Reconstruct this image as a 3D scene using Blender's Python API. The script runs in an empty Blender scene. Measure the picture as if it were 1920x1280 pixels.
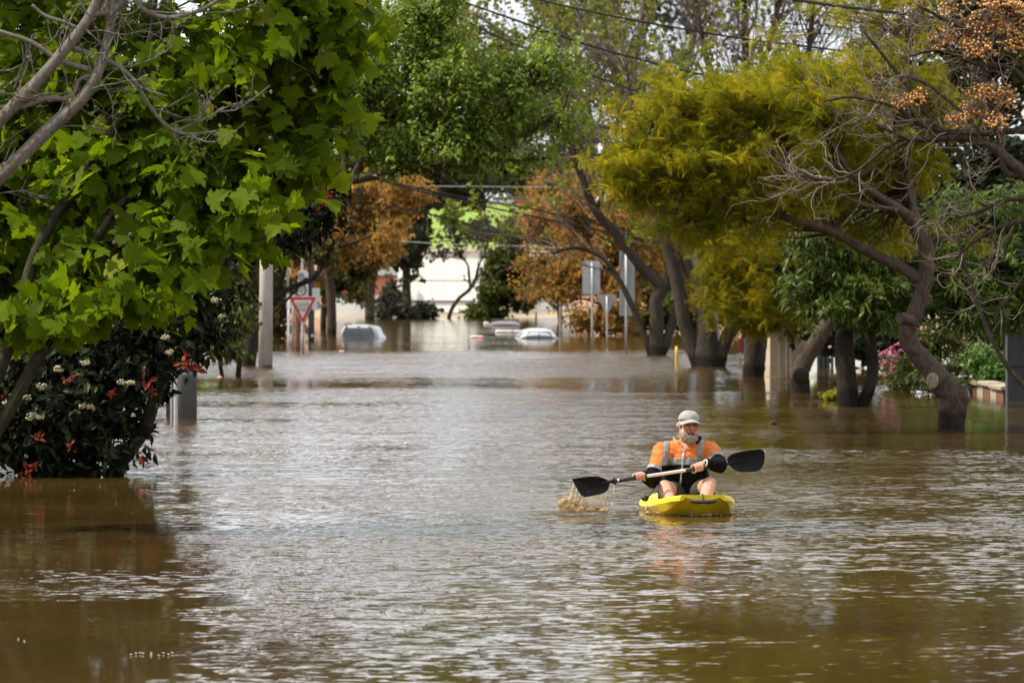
EXPO=0.45
WAVE=1.0
import bpy, bmesh, math, random
import numpy as np
from mathutils import Vector, Matrix

rng = np.random.default_rng(7)
random.seed(7)
F, YH, H = 10667.0, 543.0, 1.96
scene = bpy.context.scene
COL = scene.collection

def at(px, py, D):
    return np.array([(px-960.0)/F*D, D, H+(YH-py)/F*D])
def dw(py):                       # distance of the water seen at this height in the frame
    return H*F/(py-YH)
def nrm(v):
    return v/np.maximum(np.linalg.norm(v, axis=-1, keepdims=True), 1e-9)

# ------------------------------------------------------------------ objects
WL = {}
def tag(o, label=None, cat=None, group=None, kind=None):
    if label: o['label'] = label
    if cat: o['category'] = cat
    if group: o['group'] = group
    if kind: o['kind'] = kind
    return o
def empty(name, loc, label=None, cat=None, group=None):
    o = bpy.data.objects.new(name, None)
    o.empty_display_size = .2
    COL.objects.link(o)
    o.location = [float(c) for c in loc]
    WL[o.name] = np.array(loc, float)
    return tag(o, label, cat, group)

class MB:
    def __init__(s):
        s.V=[]; s.Fc=[]; s.R=[]; s.M=[]; s.S=[]; s.n=0
    def add(s, V, Fc, rnd=None, mat=0, smooth=False):
        V=np.asarray(V,float).reshape(-1,3); Fc=np.asarray(Fc,int)
        if len(Fc)==0: return s
        s.V.append(V); s.Fc.append(Fc+s.n); s.n+=len(V)
        k=len(Fc)
        s.R.append(np.full(k,.5) if rnd is None else (np.broadcast_to(np.asarray(rnd,float),(k,))))
        s.M.append(np.broadcast_to(np.asarray(mat,int),(k,))); s.S.append(np.full(k,bool(smooth)))
        return s
    def arrays(s): return np.concatenate(s.V)
    def build(s, name, mats, parent=None, origin=None):
        if not isinstance(mats,(list,tuple)): mats=[mats]
        V=np.concatenate(s.V)
        org=np.zeros(3)
        if parent is not None: org=WL[parent.name]
        elif origin is not None: org=np.array(origin,float)
        own=np.zeros(3)
        me=bpy.data.meshes.new(name)
        loops=np.concatenate([f.reshape(-1) for f in s.Fc])
        tot=np.concatenate([np.full(len(f),f.shape[1]) for f in s.Fc])
        start=np.concatenate([[0],np.cumsum(tot)[:-1]])
        me.vertices.add(len(V)); me.vertices.foreach_set('co',(V-org).astype(np.float32).ravel())
        me.loops.add(len(loops)); me.polygons.add(len(tot))
        me.polygons.foreach_set('loop_start',start.astype(np.int32))
        me.loops.foreach_set('vertex_index',loops.astype(np.int32))
        me.polygons.foreach_set('material_index',np.concatenate(s.M).astype(np.int32))
        me.polygons.foreach_set('use_smooth',np.concatenate(s.S))
        for m in mats: me.materials.append(m)
        me.update(calc_edges=True)
        a=me.attributes.new('rnd','FLOAT','FACE'); a.data.foreach_set('value',np.concatenate(s.R).astype(np.float32))
        o=bpy.data.objects.new(name,me); COL.objects.link(o)
        if parent is not None: o.parent=parent; WL[o.name]=org.copy()
        else: o.location=[float(c) for c in org]; WL[o.name]=org.copy()
        return o

# ------------------------------------------------------------------ shapes
def catmull(P, n):
    P=np.asarray(P,float); m=len(P)
    if m==2: 
        t=np.linspace(0,1,n)[:,None]; return P[0]*(1-t)+P[1]*t
    Q=np.vstack([2*P[0]-P[1],P,2*P[-1]-P[-2]])
    u=np.linspace(0,m-1-1e-6,n); i=u.astype(int); t=(u-i)[:,None]
    a,b,c,d=Q[i],Q[i+1],Q[i+2],Q[i+3]
    return .5*((2*b)+(-a+c)*t+(2*a-5*b+4*c-d)*t**2+(-a+3*b-3*c+d)*t**3)
def tubes(mb, P, R, sides=4, cap=False, rnd=None, mat=0, smooth=True, lump=0.0):
    """P (N,K,3), R (N,K)"""
    P=np.asarray(P,float)
    if P.ndim==2: P=P[None]; R=np.asarray(R,float)[None]
    R=np.broadcast_to(np.asarray(R,float),P.shape[:2])
    N,K,_=P.shape
    T=np.gradient(P,axis=1) if K>2 else np.repeat((P[:,1:]-P[:,:1]),2,axis=1)
    T=nrm(T)
    mt=np.abs(nrm(T.mean(1)))
    ax=np.eye(3)[np.argmin(mt,axis=1)][:,None,:]
    n=nrm(np.cross(T,np.broadcast_to(ax,T.shape))); b=np.cross(T,n)
    th=np.arange(sides)*2*np.pi/sides
    RR=R[:,:,None]*np.ones(sides)
    if lump>0: 
        kk=np.arange(K)[None,:,None]
        RR=RR*(1+lump*(np.sin(kk*.9+2*th+rng.random((N,1,1))*6)*.5+np.sin(kk*.37-3*th+1.)*.4+rng.normal(0,.35,(N,K,sides))))
    V=P[:,:,None,:]+RR[...,None]*(np.cos(th)[:,None]*n[:,:,None,:]+np.sin(th)[:,None]*b[:,:,None,:])
    idx=np.arange(N*K*sides).reshape(N,K,sides)
    a=idx[:,:-1,:]; c=idx[:,1:,:]
    Fq=np.stack([a,np.roll(a,-1,2),np.roll(c,-1,2),c],-1).reshape(-1,4)
    r=None
    if rnd is not None: r=np.repeat(np.broadcast_to(rnd,(N,)),(K-1)*sides)
    n0=mb.n
    mb.add(V.reshape(-1,3),Fq,r,mat,smooth)
    if cap:
        mb.Fc.append(np.concatenate([idx[:,0,::-1],idx[:,-1,:]])+n0); k=2*N
        mb.R.append(np.full(k,.5)); mb.M.append(np.full(k,mat)); mb.S.append(np.full(k,False))
    return mb
def box(mb, c, sx, sy, sz, rotz=0, mat=0, bev=0.0, M=None):
    bm=bmesh.new(); bmesh.ops.create_cube(bm,size=1)
    for v in bm.verts: v.co=Vector((v.co.x*sx,v.co.y*sy,v.co.z*sz))
    if bev>0: bmesh.ops.bevel(bm,geom=bm.edges[:],offset=bev,segments=2,affect='EDGES',profile=.6)
    R=np.array(Matrix.Rotation(rotz,3,'Z')) if M is None else M
    bm_add(mb,bm,R,c,mat); return mb
def bm_add(mb,bm,R=None,c=(0,0,0),mat=0,smooth=False):
    bm.verts.index_update()
    V=np.array([v.co[:] for v in bm.verts]).reshape(-1,3)
    if R is not None: V=V@np.asarray(R).T
    V=V+np.asarray(c,float)
    n0=mb.n; first=True
    by={}
    for f in bm.faces: by.setdefault(len(f.verts),[]).append([v.index for v in f.verts])
    for k,fs in by.items():
        if first: mb.add(V,fs,None,mat,smooth); first=False
        else:
            mb.Fc.append(np.array(fs)+n0); mb.R.append(np.full(len(fs),.5)); mb.M.append(np.full(len(fs),mat)); mb.S.append(np.full(len(fs),smooth))
    bm.free(); return mb
def ball(mb, c, r, seg=10, rings=7, mat=0, R=None, rnd=None):
    r=np.broadcast_to(np.asarray(r,float),(3,))
    th=np.linspace(0,np.pi,rings+1)[1:-1]; ph=np.arange(seg)*2*np.pi/seg
    V=np.stack([np.sin(th)[:,None]*np.cos(ph),np.sin(th)[:,None]*np.sin(ph),np.cos(th)[:,None]*np.ones(seg)],-1).reshape(-1,3)
    V=np.vstack([V,[[0,0,1],[0,0,-1]]])*r
    if R is not None: V=V@np.asarray(R).T
    V=V+np.asarray(c)
    m=rings-1; idx=np.arange(m*seg).reshape(m,seg)
    a=idx[:-1];b=idx[1:]
    q=np.stack([a,b,np.roll(b,-1,1),np.roll(a,-1,1)],-1).reshape(-1,4)
    n0=mb.n
    mb.add(V,q,rnd,mat,True)
    t=np.concatenate([np.stack([np.full(seg,m*seg),idx[0],np.roll(idx[0],-1)],-1),np.stack([np.full(seg,m*seg+1),np.roll(idx[-1],-1),idx[-1]],-1)])
    mb.Fc.append(t+n0); mb.R.append(np.full(len(t),.5 if rnd is None else rnd)); mb.M.append(np.full(len(t),mat)); mb.S.append(np.full(len(t),True))
    return mb
def prism(mb, O, off, mat=0, smooth=False):
    """polygon O (n,3), swept by vector off"""
    O=np.asarray(O,float); n=len(O); off=np.asarray(off,float)
    V=np.vstack([O,O+off]); n0=mb.n
    i=np.arange(n); j=(i+1)%n
    mb.add(V,np.stack([i,j,j+n,i+n],-1),None,mat,smooth)
    mb.Fc.append(np.array([np.arange(n)[::-1],np.arange(n)+n])+n0); mb.R.append(np.full(2,.5)); mb.M.append(np.full(2,mat)); mb.S.append(np.full(2,False))
    return mb
def text_add(mb, body, size, origin, rot=0.0, mat=0, depth=.004):
    """upright lettering facing the street (-Y), centred at origin"""
    cu=bpy.data.curves.new('t','FONT'); cu.body=body; cu.size=size; cu.align_x='CENTER'; cu.align_y='CENTER'; cu.extrude=depth/2
    o=bpy.data.objects.new('t',cu); COL.objects.link(o)
    me=bpy.data.meshes.new_from_object(o.evaluated_get(bpy.context.evaluated_depsgraph_get()))
    bm=bmesh.new(); bm.from_mesh(me)
    R=np.array(Matrix.Rotation(rot,3,'Z')@Matrix.Rotation(math.pi/2,3,'X'))
    bm_add(mb,bm,R,origin,mat)
    bpy.data.objects.remove(o); bpy.data.curves.remove(cu); bpy.data.meshes.remove(me)
    return mb
def fuse(mb, voxel, smooth=4, fac=.5):
    """merge overlapping solids into one continuous skin -> (V, quads)"""
    o=mb.build('tmp',[]); 
    m=o.modifiers.new('r','REMESH'); m.mode='VOXEL'; m.voxel_size=voxel
    s=o.modifiers.new('s','SMOOTH'); s.factor=fac; s.iterations=smooth
    me=bpy.data.meshes.new_from_object(o.evaluated_get(bpy.context.evaluated_depsgraph_get()))
    V=np.empty(len(me.vertices)*3,np.float32); me.vertices.foreach_get('co',V); V=V.reshape(-1,3).astype(float)
    tot=np.empty(len(me.polygons),np.int32); me.polygons.foreach_get('loop_total',tot)
    L=np.empty(len(me.loops),np.int32); me.loops.foreach_get('vertex_index',L)
    if (tot==4).all(): Q=L.reshape(-1,4)
    else:
        st=np.concatenate([[0],np.cumsum(tot)[:-1]]); Q=np.array([[L[a],L[a+1],L[a+2],L[a+(3 if t>3 else 2)]] for a,t in zip(st,tot)])
    mo=o.data; bpy.data.objects.remove(o); bpy.data.meshes.remove(mo); bpy.data.meshes.remove(me)
    return V,Q
def capsule(mb, pts, rad, sides=14, flat=None):
    """tapered chain with rounded ends"""
    P=np.asarray(pts,float); R=np.asarray(rad,float)
    n=max(8,len(P)*5)
    S=catmull(P,n); rr=np.interp(np.linspace(0,1,n),np.linspace(0,1,len(R)),R)
    d0=nrm(S[0]-S[1]); d1=nrm(S[-1]-S[-2])
    pre=np.array([S[0]+d0*rr[0]*math.sin(a) for a in (1.45,1.1,.7,.35)]); prr=np.array([rr[0]*math.cos(a) for a in (1.45,1.1,.7,.35)])
    post=np.array([S[-1]+d1*rr[-1]*math.sin(a) for a in (.35,.7,1.1,1.45)]); por=np.array([rr[-1]*math.cos(a) for a in (.35,.7,1.1,1.45)])
    tubes(mb,np.vstack([pre,S,post]),np.concatenate([prr,rr,por]),sides,cap=True)

# ------------------------------------------------------------------ materials
def new_mat(name):
    m=bpy.data.materials.new(name); m.use_nodes=True
    nt=m.node_tree; return m,nt,nt.nodes['Principled BSDF'],nt.nodes['Material Output']
def rgba(c): return (c[0],c[1],c[2],1)
def ramp(nt,fac,stops):
    r=nt.nodes.new('ShaderNodeValToRGB'); e=r.color_ramp.elements
    e[0].position,e[0].color=stops[0][0],rgba(stops[0][1]); e[1].position,e[1].color=stops[-1][0],rgba(stops[-1][1])
    for p,c in stops[1:-1]: x=e.new(p); x.color=rgba(c)
    nt.links.new(fac,r.inputs[0]); return r.outputs[0]
def noise(nt,scale,detail=3,coord='Object',stretch=(1,1,1),rough=.55):
    tc=nt.nodes.new('ShaderNodeTexCoord'); mp=nt.nodes.new('ShaderNodeMapping'); mp.inputs['Scale'].default_value=stretch
    n=nt.nodes.new('ShaderNodeTexNoise'); n.inputs['Scale'].default_value=scale; n.inputs['Detail'].default_value=detail; n.inputs['Roughness'].default_value=rough
    nt.links.new(tc.outputs[coord],mp.inputs[0]); nt.links.new(mp.outputs[0],n.inputs['Vector']); return n
def simple(name,col,rough=.5,metal=0,var=.12,scale=12,bump=0.0,spec=.5,stretch=(1,1,1)):
    m,nt,b,_=new_mat(name)
    n=noise(nt,scale,4,stretch=stretch)
    c0=[max(0,c*(1-var*1.6)) for c in col]; c1=[min(1,c*(1+var*1.6)) for c in col]
    nt.links.new(ramp(nt,n.outputs[0],[(.25,c0),(.75,c1)]),b.inputs['Base Color'])
    b.inputs['Roughness'].default_value=rough; b.inputs['Metallic'].default_value=metal; b.inputs['Specular IOR Level'].default_value=spec
    if bump>0:
        bp=nt.nodes.new('ShaderNodeBump'); bp.inputs['Strength'].default_value=.6; bp.inputs['Distance'].default_value=bump
        nt.links.new(n.outputs[0],bp.inputs['Height']); nt.links.new(bp.outputs[0],b.inputs['Normal'])
    return m
def leaf_mat(name,stops,trans=.35,rough=.5,spec=.22):
    m,nt,b,out=new_mat(name)
    a=nt.nodes.new('ShaderNodeAttribute'); a.attribute_name='rnd'
    c=ramp(nt,a.outputs['Fac'],stops)
    nt.links.new(c,b.inputs['Base Color']); b.inputs['Roughness'].default_value=rough; b.inputs['Specular IOR Level'].default_value=spec
    t=nt.nodes.new('ShaderNodeBsdfTranslucent')
    g=nt.nodes.new('ShaderNodeMix'); g.data_type='RGBA'; g.blend_type='MULTIPLY'; g.inputs[0].default_value=1
    nt.links.new(c,g.inputs[6]); g.inputs[7].default_value=(1.35,1.25,.6,1)
    nt.links.new(g.outputs[2],t.inputs[0])
    mx=nt.nodes.new('ShaderNodeMixShader'); mx.inputs[0].default_value=trans
    nt.links.new(b.outputs[0],mx.inputs[1]); nt.links.new(t.outputs[0],mx.inputs[2]); nt.links.new(mx.outputs[0],out.inputs[0])
    return m
def bark_mat(name,dark,light,scale=9,wet=True):
    m,nt,b,_=new_mat(name)
    n=noise(nt,scale*1.5,8,stretch=(1.7,1.7,.45),rough=.74); n2=noise(nt,scale*.22,3)
    c1=ramp(nt,n.outputs[0],[(.3,dark),(.52,[(a+c)/2 for a,c in zip(dark,light)]),(.74,light)])
    mx=nt.nodes.new('ShaderNodeMix'); mx.data_type='RGBA'; mx.blend_type='MULTIPLY'; mx.inputs[0].default_value=.6
    nt.links.new(c1,mx.inputs[6]); nt.links.new(ramp(nt,n2.outputs[0],[(.3,(.55,.55,.5)),(.7,(1.15,1.1,1.05))]),mx.inputs[7])
    last=mx.outputs[2]
    if wet:      # soaked foot of the trunk: a real tide mark a hand above the flood
        g=nt.nodes.new('ShaderNodeNewGeometry'); sp=nt.nodes.new('ShaderNodeSeparateXYZ'); nt.links.new(g.outputs['Position'],sp.inputs[0])
        ad=nt.nodes.new('ShaderNodeMath'); ad.operation='MULTIPLY_ADD'; ad.inputs[1].default_value=.25; nt.links.new(n2.outputs[0],ad.inputs[0]); nt.links.new(sp.outputs[2],ad.inputs[2])
        w=nt.nodes.new('ShaderNodeMix'); w.data_type='RGBA'; w.blend_type='MULTIPLY'
        r=ramp(nt,ad.outputs[0],[(.34,(.30,.28,.26)),(.46,(1,1,1))]); w.inputs[0].default_value=1
        nt.links.new(last,w.inputs[6]); nt.links.new(r,w.inputs[7]); last=w.outputs[2]
    nt.links.new(last,b.inputs['Base Color'])
    b.inputs['Roughness'].default_value=.85; b.inputs['Specular IOR Level'].default_value=.2
    bp=nt.nodes.new('ShaderNodeBump'); bp.inputs['Strength'].default_value=1.; bp.inputs['Distance'].default_value=.06
    nt.links.new(n.outputs[0],bp.inputs['Height']); nt.links.new(bp.outputs[0],b.inputs['Normal'])
    return m

# ------------------------------------------------------------------ foliage
def tri_fan(outline, c, zf):
    V=[c]+outline; n=len(outline)
    f=[(0,i+1,(i+1)%n+1) for i in range(n)]
    V=np.array([(x,y,zf(x,y)) for x,y in V]); return V,np.array(f)
_r=[(.12,-.07),(.38,-.06),(.51,.03),(.38,.13),(.60,.17),(.73,.40),(.52,.37),(.40,.44),(.28,.45),(.40,.60),(.27,.66),(.24,.79),(.09,.86)]
PLANE_LEAF=tri_fan([(0,0)]+_r+[(0,1.02)]+[(-x,y) for x,y in _r[::-1]],(0,.3),lambda x,y:.15*abs(x)-.30*x*x-.30*(y-.2)**2)
OVAL=(np.array([(0,0,0),(.24,.3,.07),(.25,.6,.05),(0,1,-.16),(-.25,.6,.05),(-.24,.3,.07),(0,.5,0)]),np.array([(0,1,6),(1,2,6),(2,3,6),(3,4,6),(4,5,6),(5,0,6)]))
LANCE=(np.array([(0,0,0),(.11,.4,.03),(0,1,-.2),(-.11,.4,.03),(0,.5,0)]),np.array([(0,1,4),(1,2,4),(2,3,4),(3,0,4)]))
TUFT=(np.array([(0,0,0),(.35,.35,.1),(.1,.9,-.1),(-.4,.5,.15),(.5,.8,-.2),(-.2,1.1,.1),(.2,.2,.4)]),np.array([(0,1,2),(0,2,3),(1,4,2),(3,2,5),(0,6,4)]))
def _frond():
    V=[];f=[]
    for i in range(8):
        y=.08+.105*i; L=.27*math.sin(math.pi*(.2+.72*i/7.))+.05; z=-.28*y*y
        for s in (-1,1):
            b=len(V); V+= [(0,y-.03,z),(s*L,y+.03+L*.5,z-.07),(s*L*.35,y+.06,z+.015)]
            f.append((b,b+1,b+2))
    b=len(V); V+=[(-.01,0,0),(.01,0,0),(0,1.0,-.28)]; f.append((b,b+1,b+2))
    return np.array(V),np.array(f)
FROND=_frond()
def place(mb, tmpl, P, A, N, S, rnd=None, mat=0, wide=1.0, bend=None):
    tv,tf=tmpl; n=len(P)
    if n==0: return
    y=nrm(A); x=nrm(np.cross(y,N)); z=np.cross(x,y)
    S=np.broadcast_to(S,(n,))
    V=P[:,None,:]+S[:,None,None]*(wide*tv[None,:,0,None]*x[:,None]+tv[None,:,1,None]*y[:,None]+tv[None,:,2,None]*(z*(1. if bend is None else bend[:,None]))[:,None])
    Fc=(tf[None]+ (np.arange(n)*len(tv))[:,None,None]).reshape(-1,tf.shape[1])
    r=rng.random(n) if rnd is None else rnd
    mb.add(V.reshape(-1,3),Fc,np.repeat(r,len(tf)),mat,tmpl is PLANE_LEAF)
def clump_pts(clumps, n, shell=.5, sub=0, flat=1.0):
    """clumps: (px,py,rx,ry,D,rd[,w]) -> points, outward directions"""
    C=np.array([at(c[0],c[1],c[4]) for c in clumps])
    R=np.array([[c[2]*c[4]/F,c[5],c[3]*c[4]/F] for c in clumps])
    w=np.array([(c[6] if len(c)>6 else 1)*c[2]*c[3] for c in clumps],float); w/=w.sum()
    k=rng.choice(len(clumps),n,p=w)
    if not sub:
        d=nrm(rng.normal(size=(n,3))); r=rng.random((n,1))**shell
        wob=1+.25*np.sin(d[:,:1]*5+k[:,None])*np.cos(d[:,2:]*6+k[:,None]*2)
        return C[k]+d*r*R[k]*wob, nrm(d*R[k]), k, C
    m=len(clumps)                      # foliage gathers in boughs, with gaps between them
    ds=nrm(rng.normal(size=(m,sub,3))); ds=ds*(rng.random((m,sub,1))**.4)*.85
    sz=rng.uniform(.28,.52,(m,sub,1)); w2=(sz[...,0]**2); w2/=w2.sum(1,keepdims=True)
    j=np.array([rng.choice(sub,p=w2[q]) for q in range(m)]) if False else (w2[k].cumsum(1)>rng.random((n,1))).argmax(1)
    d=nrm(rng.normal(size=(n,3))); r=rng.random((n,1))**shell
    off=ds[k,j]+d*r*sz[k,j]*np.array([1.15+.5*(1-flat),1,.8*flat])
    return C[k]+off*R[k], nrm((d*.7+ds[k,j]*.6)*R[k]), k, C
def rnd_dir(n): return nrm(rng.normal(size=(n,3)))
def leaves_on(mb, P, Dv, L, m, tmpl, size, spread=.8, droop=.25, up=(0,-.3,.8), jit=.5, wide=1., tone=None, t0=.05, vary=0):
    """m leaves along each twig P -> P+Dv*L"""
    n=len(P)
    t=np.linspace(t0,1,m)[None,:,None]+rng.normal(0,.05,(n,m,1))
    base=P[:,None,:]+Dv[:,None,:]*L[:,None,None]*t
    rad=rng.normal(size=(n,m,3)); rad-= (rad*Dv[:,None,:]).sum(-1,keepdims=True)*Dv[:,None,:]; rad=nrm(rad)
    A=nrm(Dv[:,None,:]*(1-spread)+rad*spread+np.array([0,0,-droop])+rng.normal(0,.15,(n,m,3)))
    N=nrm(np.array(up)+rng.normal(0,jit,(n,m,3)))
    S=size*(.65+.55*rng.random(n*m)) if not vary else size*(.4+.85*rng.random(n*m)**.8)
    tn=np.repeat(rng.random(n),m)*.55+rng.random(n*m)*.45 if tone is None else np.clip(np.repeat(tone,m)+rng.normal(0,.14,n*m),0,1)
    place(mb,tmpl,base.reshape(-1,3),A.reshape(-1,3),N.reshape(-1,3),S,tn,wide=wide,bend=None if not vary else rng.normal(1.,1.1*vary,n*m))
def twig_tubes(mb, P, Dv, L, r0, r1=None, K=4, sag=.1, sides=3):
    n=len(P); t=np.linspace(0,1,K)[None,:,None]
    side=rng.normal(0,.12,(n,1,3)); side[:,:,2]-=sag*.4
    C=P[:,None,:]+Dv[:,None,:]*L[:,None,None]*t+side*L[:,None,None]*t*t
    R=(r0*(1-t[...,0])+(r1 if r1 is not None else r0*.35)*t[...,0])*np.ones((n,1))
    tubes(mb,C,R,sides); return C
def limb_pts(pts, D0=None, n=None):
    """[(px,py,rpx[,D])] -> world polyline and radii"""
    P=np.array([at(p[0],p[1],p[3] if len(p)>3 else D0) for p in pts]); R=np.array([p[2]*(p[3] if len(p)>3 else D0)/F for p in pts])
    n=n or max(6,len(pts)*5)
    return catmull(P,n), np.interp(np.linspace(0,1,n),np.linspace(0,1,len(R)),R)
def grow(parents, nch, length, r0, ang=.8, K=6, bend=.35, up=.0, t0=.25, curl=0.0):
    """children twigs on parent polylines (N,K,3)"""
    PP=np.concatenate([p.reshape(-1,p.shape[-2],3) if p.ndim==3 else p[None] for p in parents]) if isinstance(parents,list) and len({p.shape[-2] for p in parents})==1 else None
    starts=[];tang=[]
    lst=[PP[i] for i in range(len(PP))] if PP is not None else parents
    ln=np.array([np.linalg.norm(np.diff(p,axis=0),axis=1).sum() for p in lst]); pr=ln/ln.sum()
    ks=rng.choice(len(lst),nch,p=pr)
    for k in ks:
        p=lst[k]; u=(t0+(1-t0)*rng.random())*(len(p)-1); i=min(int(u),len(p)-2); f=u-i
        starts.append(p[i]*(1-f)+p[i+1]*f); tang.append(p[i+1]-p[i])
    S=np.array(starts);T=nrm(np.array(tang))
    rad=rng.normal(size=(nch,3)); rad-=(rad*T).sum(1,keepdims=True)*T; rad=nrm(rad)
    a=ang*(.6+.7*rng.random((nch,1)))
    d=nrm(T*np.cos(a)+rad*np.sin(a)+np.array([0,0,up]))
    L=length*(.45+.9*rng.random(nch))
    C=np.empty((nch,K,3)); C[:,0]=S; st=(L/(K-1))[:,None]; bd=rng.normal(0,bend*.3,(nch,3))
    for j in range(1,K):
        C[:,j]=C[:,j-1]+d*st
        d=nrm(d+bd+rng.normal(0,bend*.45,(nch,3))+np.array([0,0,up*.25+curl*j/K]))
    R=(r0*(.7+.5*rng.random((nch,1))))*np.linspace(1,.35,K)[None]
    return C,R

def tree(name,label,cat,base,bark,leaf=None,limbs=(),D=None,clumps=(),n=0,spec=None,group=None,twig_mat=None,inner=5,lump=.06,thick=1.0,branch_r=.02,sides=12):
    """limbs in frame pixels at distance D; clumps of twigs carrying leaves"""
    root=empty(name,base,label,cat,group)
    mt=MB(); pts=[];rad=[]
    for lb in limbs:
        P,R=limb_pts(lb,D); R=R*thick
        tubes(mt,P,R,sides,cap=True,lump=lump); pts.append(P);rad.append(R)
    if limbs: mt.build('trunk',bark,root)
    mbr=MB(); ml=MB()
    if n:
        P,Dn,k,C=clump_pts(clumps,n,spec.get('shell',.5),spec.get('sub',9),spec.get('flat',1.))
        if limbs:
            LP=np.concatenate(pts);LR=np.concatenate(rad)
            for i in range(len(clumps)):
                sel=np.where(k==i)[0]
                if len(sel)==0: continue
                for e in rng.choice(sel,min(inner,len(sel)),replace=False):
                    tgt=P[e]; d=np.linalg.norm(LP-tgt,axis=1)+np.maximum(0,LP[:,2]-tgt[2])*.7; s=np.argmin(d)
                    mid=(LP[s]+tgt)/2+rng.normal(0,.12,3)*d[s]*.5+np.array([0,0,.06*d[s]])
                    cv=catmull([LP[s],mid,tgt],9); r=min(LR[s]*.55,branch_r*1.6)
                    tubes(mbr,cv,np.linspace(r,branch_r*.3,9),5)
        up=np.array(spec.get('dir',(0,0,.3)))
        Dv=nrm(Dn*spec.get('out',.7)+up+rng.normal(0,spec.get('rand',.45),(n,3)))
        L=spec['L']*(.6+.7*rng.random(n))
        st=P-Dv*L[:,None]*.4
        twig_tubes(mbr,st,Dv,L*.95,spec.get('tr',.006),K=4)
        tone=None
        if spec.get('tone_z'):
            pass
        leaves_on(ml,st,Dv,L,spec['m'],spec['tmpl'],spec['size'],spec.get('spread',.8),spec.get('droop',.25),spec.get('lup',(0,-.3,.8)),spec.get('jit',.5),spec.get('wide',1.),None,spec.get('t0',.1),spec.get('vary',0))
    if mbr.n: mbr.build('branches',twig_mat or bark,root)
    if ml.n: ml.build('crown',leaf,root)
    return root,pts
# ================================================================== camera, light, sky
cam=bpy.data.cameras.new('camera'); cam.sensor_width=36; cam.lens=F/1920*36; cam.clip_end=4000; cam.clip_start=.5
cam.dof.use_dof=True; cam.dof.focus_distance=50.2; cam.dof.aperture_fstop=8.0
co=bpy.data.objects.new('camera',cam); COL.objects.link(co); co.location=(0,0,H)
co.rotation_euler=(math.pi/2-math.atan((640-YH)/F),0,0); scene.camera=co

SUN=nrm(np.array([-.62,-.03,.77]))
sl=bpy.data.lights.new('sun','SUN'); sl.energy=5.0; sl.angle=math.radians(2.0); sl.color=(1,.92,.76)
so=bpy.data.objects.new('sun',sl); COL.objects.link(so); so.location=(-30,20,60)
so.rotation_euler=Vector(SUN).to_track_quat('Z','Y').to_euler()

w=bpy.data.worlds.new('World'); scene.world=w; w.use_nodes=True
nt=w.node_tree; bg=nt.nodes['Background']; bg.inputs[1].default_value=.1
sky=nt.nodes.new('ShaderNodeTexSky'); sky.sky_type='NISHITA'; sky.sun_disc=False
sky.sun_elevation=math.asin(SUN[2]); sky.sun_rotation=math.atan2(SUN[0],SUN[1])
tc=nt.nodes.new('ShaderNodeTexCoord'); mp=nt.nodes.new('ShaderNodeMapping'); mp.inputs['Scale'].default_value=(3,3,7)
cn=nt.nodes.new('ShaderNodeTexNoise'); cn.inputs['Scale'].default_value=1.3; cn.inputs['Detail'].default_value=5
nt.links.new(tc.outputs['Generated'],mp.inputs[0]); nt.links.new(mp.outputs[0],cn.inputs['Vector'])
cr=ramp(nt,cn.outputs[0],[(.28,(0,0,0)),(.42,(1,1,1))])
cc=ramp(nt,cn.outputs[0],[(.36,(7.6,8.0,8.8)),(.70,(10.8,11.,11.3))])
mx=nt.nodes.new('ShaderNodeMix'); mx.data_type='RGBA'
nt.links.new(cr,mx.inputs[0]); nt.links.new(sky.outputs[0],mx.inputs[6]); nt.links.new(cc,mx.inputs[7]); nt.links.new(mx.outputs[2],bg.inputs[0])
vs=scene.view_settings; vs.view_transform='Standard'; vs.look='None'; vs.exposure=EXPO; vs.gamma=1; vs.use_curve_mapping=False
cy=scene.cycles; cy.use_denoising=True; cy.max_bounces=7; cy.diffuse_bounces=3; cy.glossy_bounces=3; cy.transmission_bounces=4; cy.transparent_max_bounces=6
cy.caustics_reflective=False; cy.caustics_refractive=False; cy.sample_clamp_indirect=6

# ================================================================== materials
M={}
M['bark_grey']=bark_mat('bark_grey',(.030,.022,.016),(.20,.155,.115),11)
M['bark_dark']=bark_mat('bark_dark',(.018,.014,.010),(.075,.06,.045),10)
M['bark_brown']=bark_mat('bark_brown',(.035,.026,.018),(.13,.10,.07),9)
M['bark_street']=bark_mat('bark_street',(.025,.020,.015),(.105,.085,.065),9)
M['bark_pale']=bark_mat('bark_pale',(.16,.14,.115),(.43,.39,.34),14,wet=False)
M['bark_plane']=bark_mat('bark_plane',(.03,.027,.016),(.10,.088,.055),8)
M['twig_brown']=simple('twig_brown',(.12,.085,.07),.8,var=.3)
M['twig_tan']=simple('twig_tan',(.15,.115,.085),.75,var=.3,scale=6)
M['twig_grey']=simple('twig_grey',(.15,.125,.12),.8,var=.3)
M['scar']=simple('scar',(.20,.165,.11),.8,var=.4,scale=30)
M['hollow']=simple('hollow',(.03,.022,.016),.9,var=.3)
M['leaf_plane']=leaf_mat('leaf_plane',[(0,(.050,.088,.003)),(.45,(.105,.172,.005)),(.85,(.160,.235,.008)),(1,(.28,.31,.03))],.6,.6,.08)
M['leaf_pear']=leaf_mat('leaf_pear',[(0,(.075,.13,.010)),(.5,(.15,.235,.02)),(1,(.31,.38,.08))],.5,.5,.35)
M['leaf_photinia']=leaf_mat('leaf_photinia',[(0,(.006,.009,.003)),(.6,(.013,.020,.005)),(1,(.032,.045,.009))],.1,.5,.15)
M['leaf_red']=leaf_mat('leaf_red',[(0,(.07,.008,.006)),(.6,(.17,.018,.010)),(1,(.16,.05,.02))],.25,.5,.15)
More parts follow.
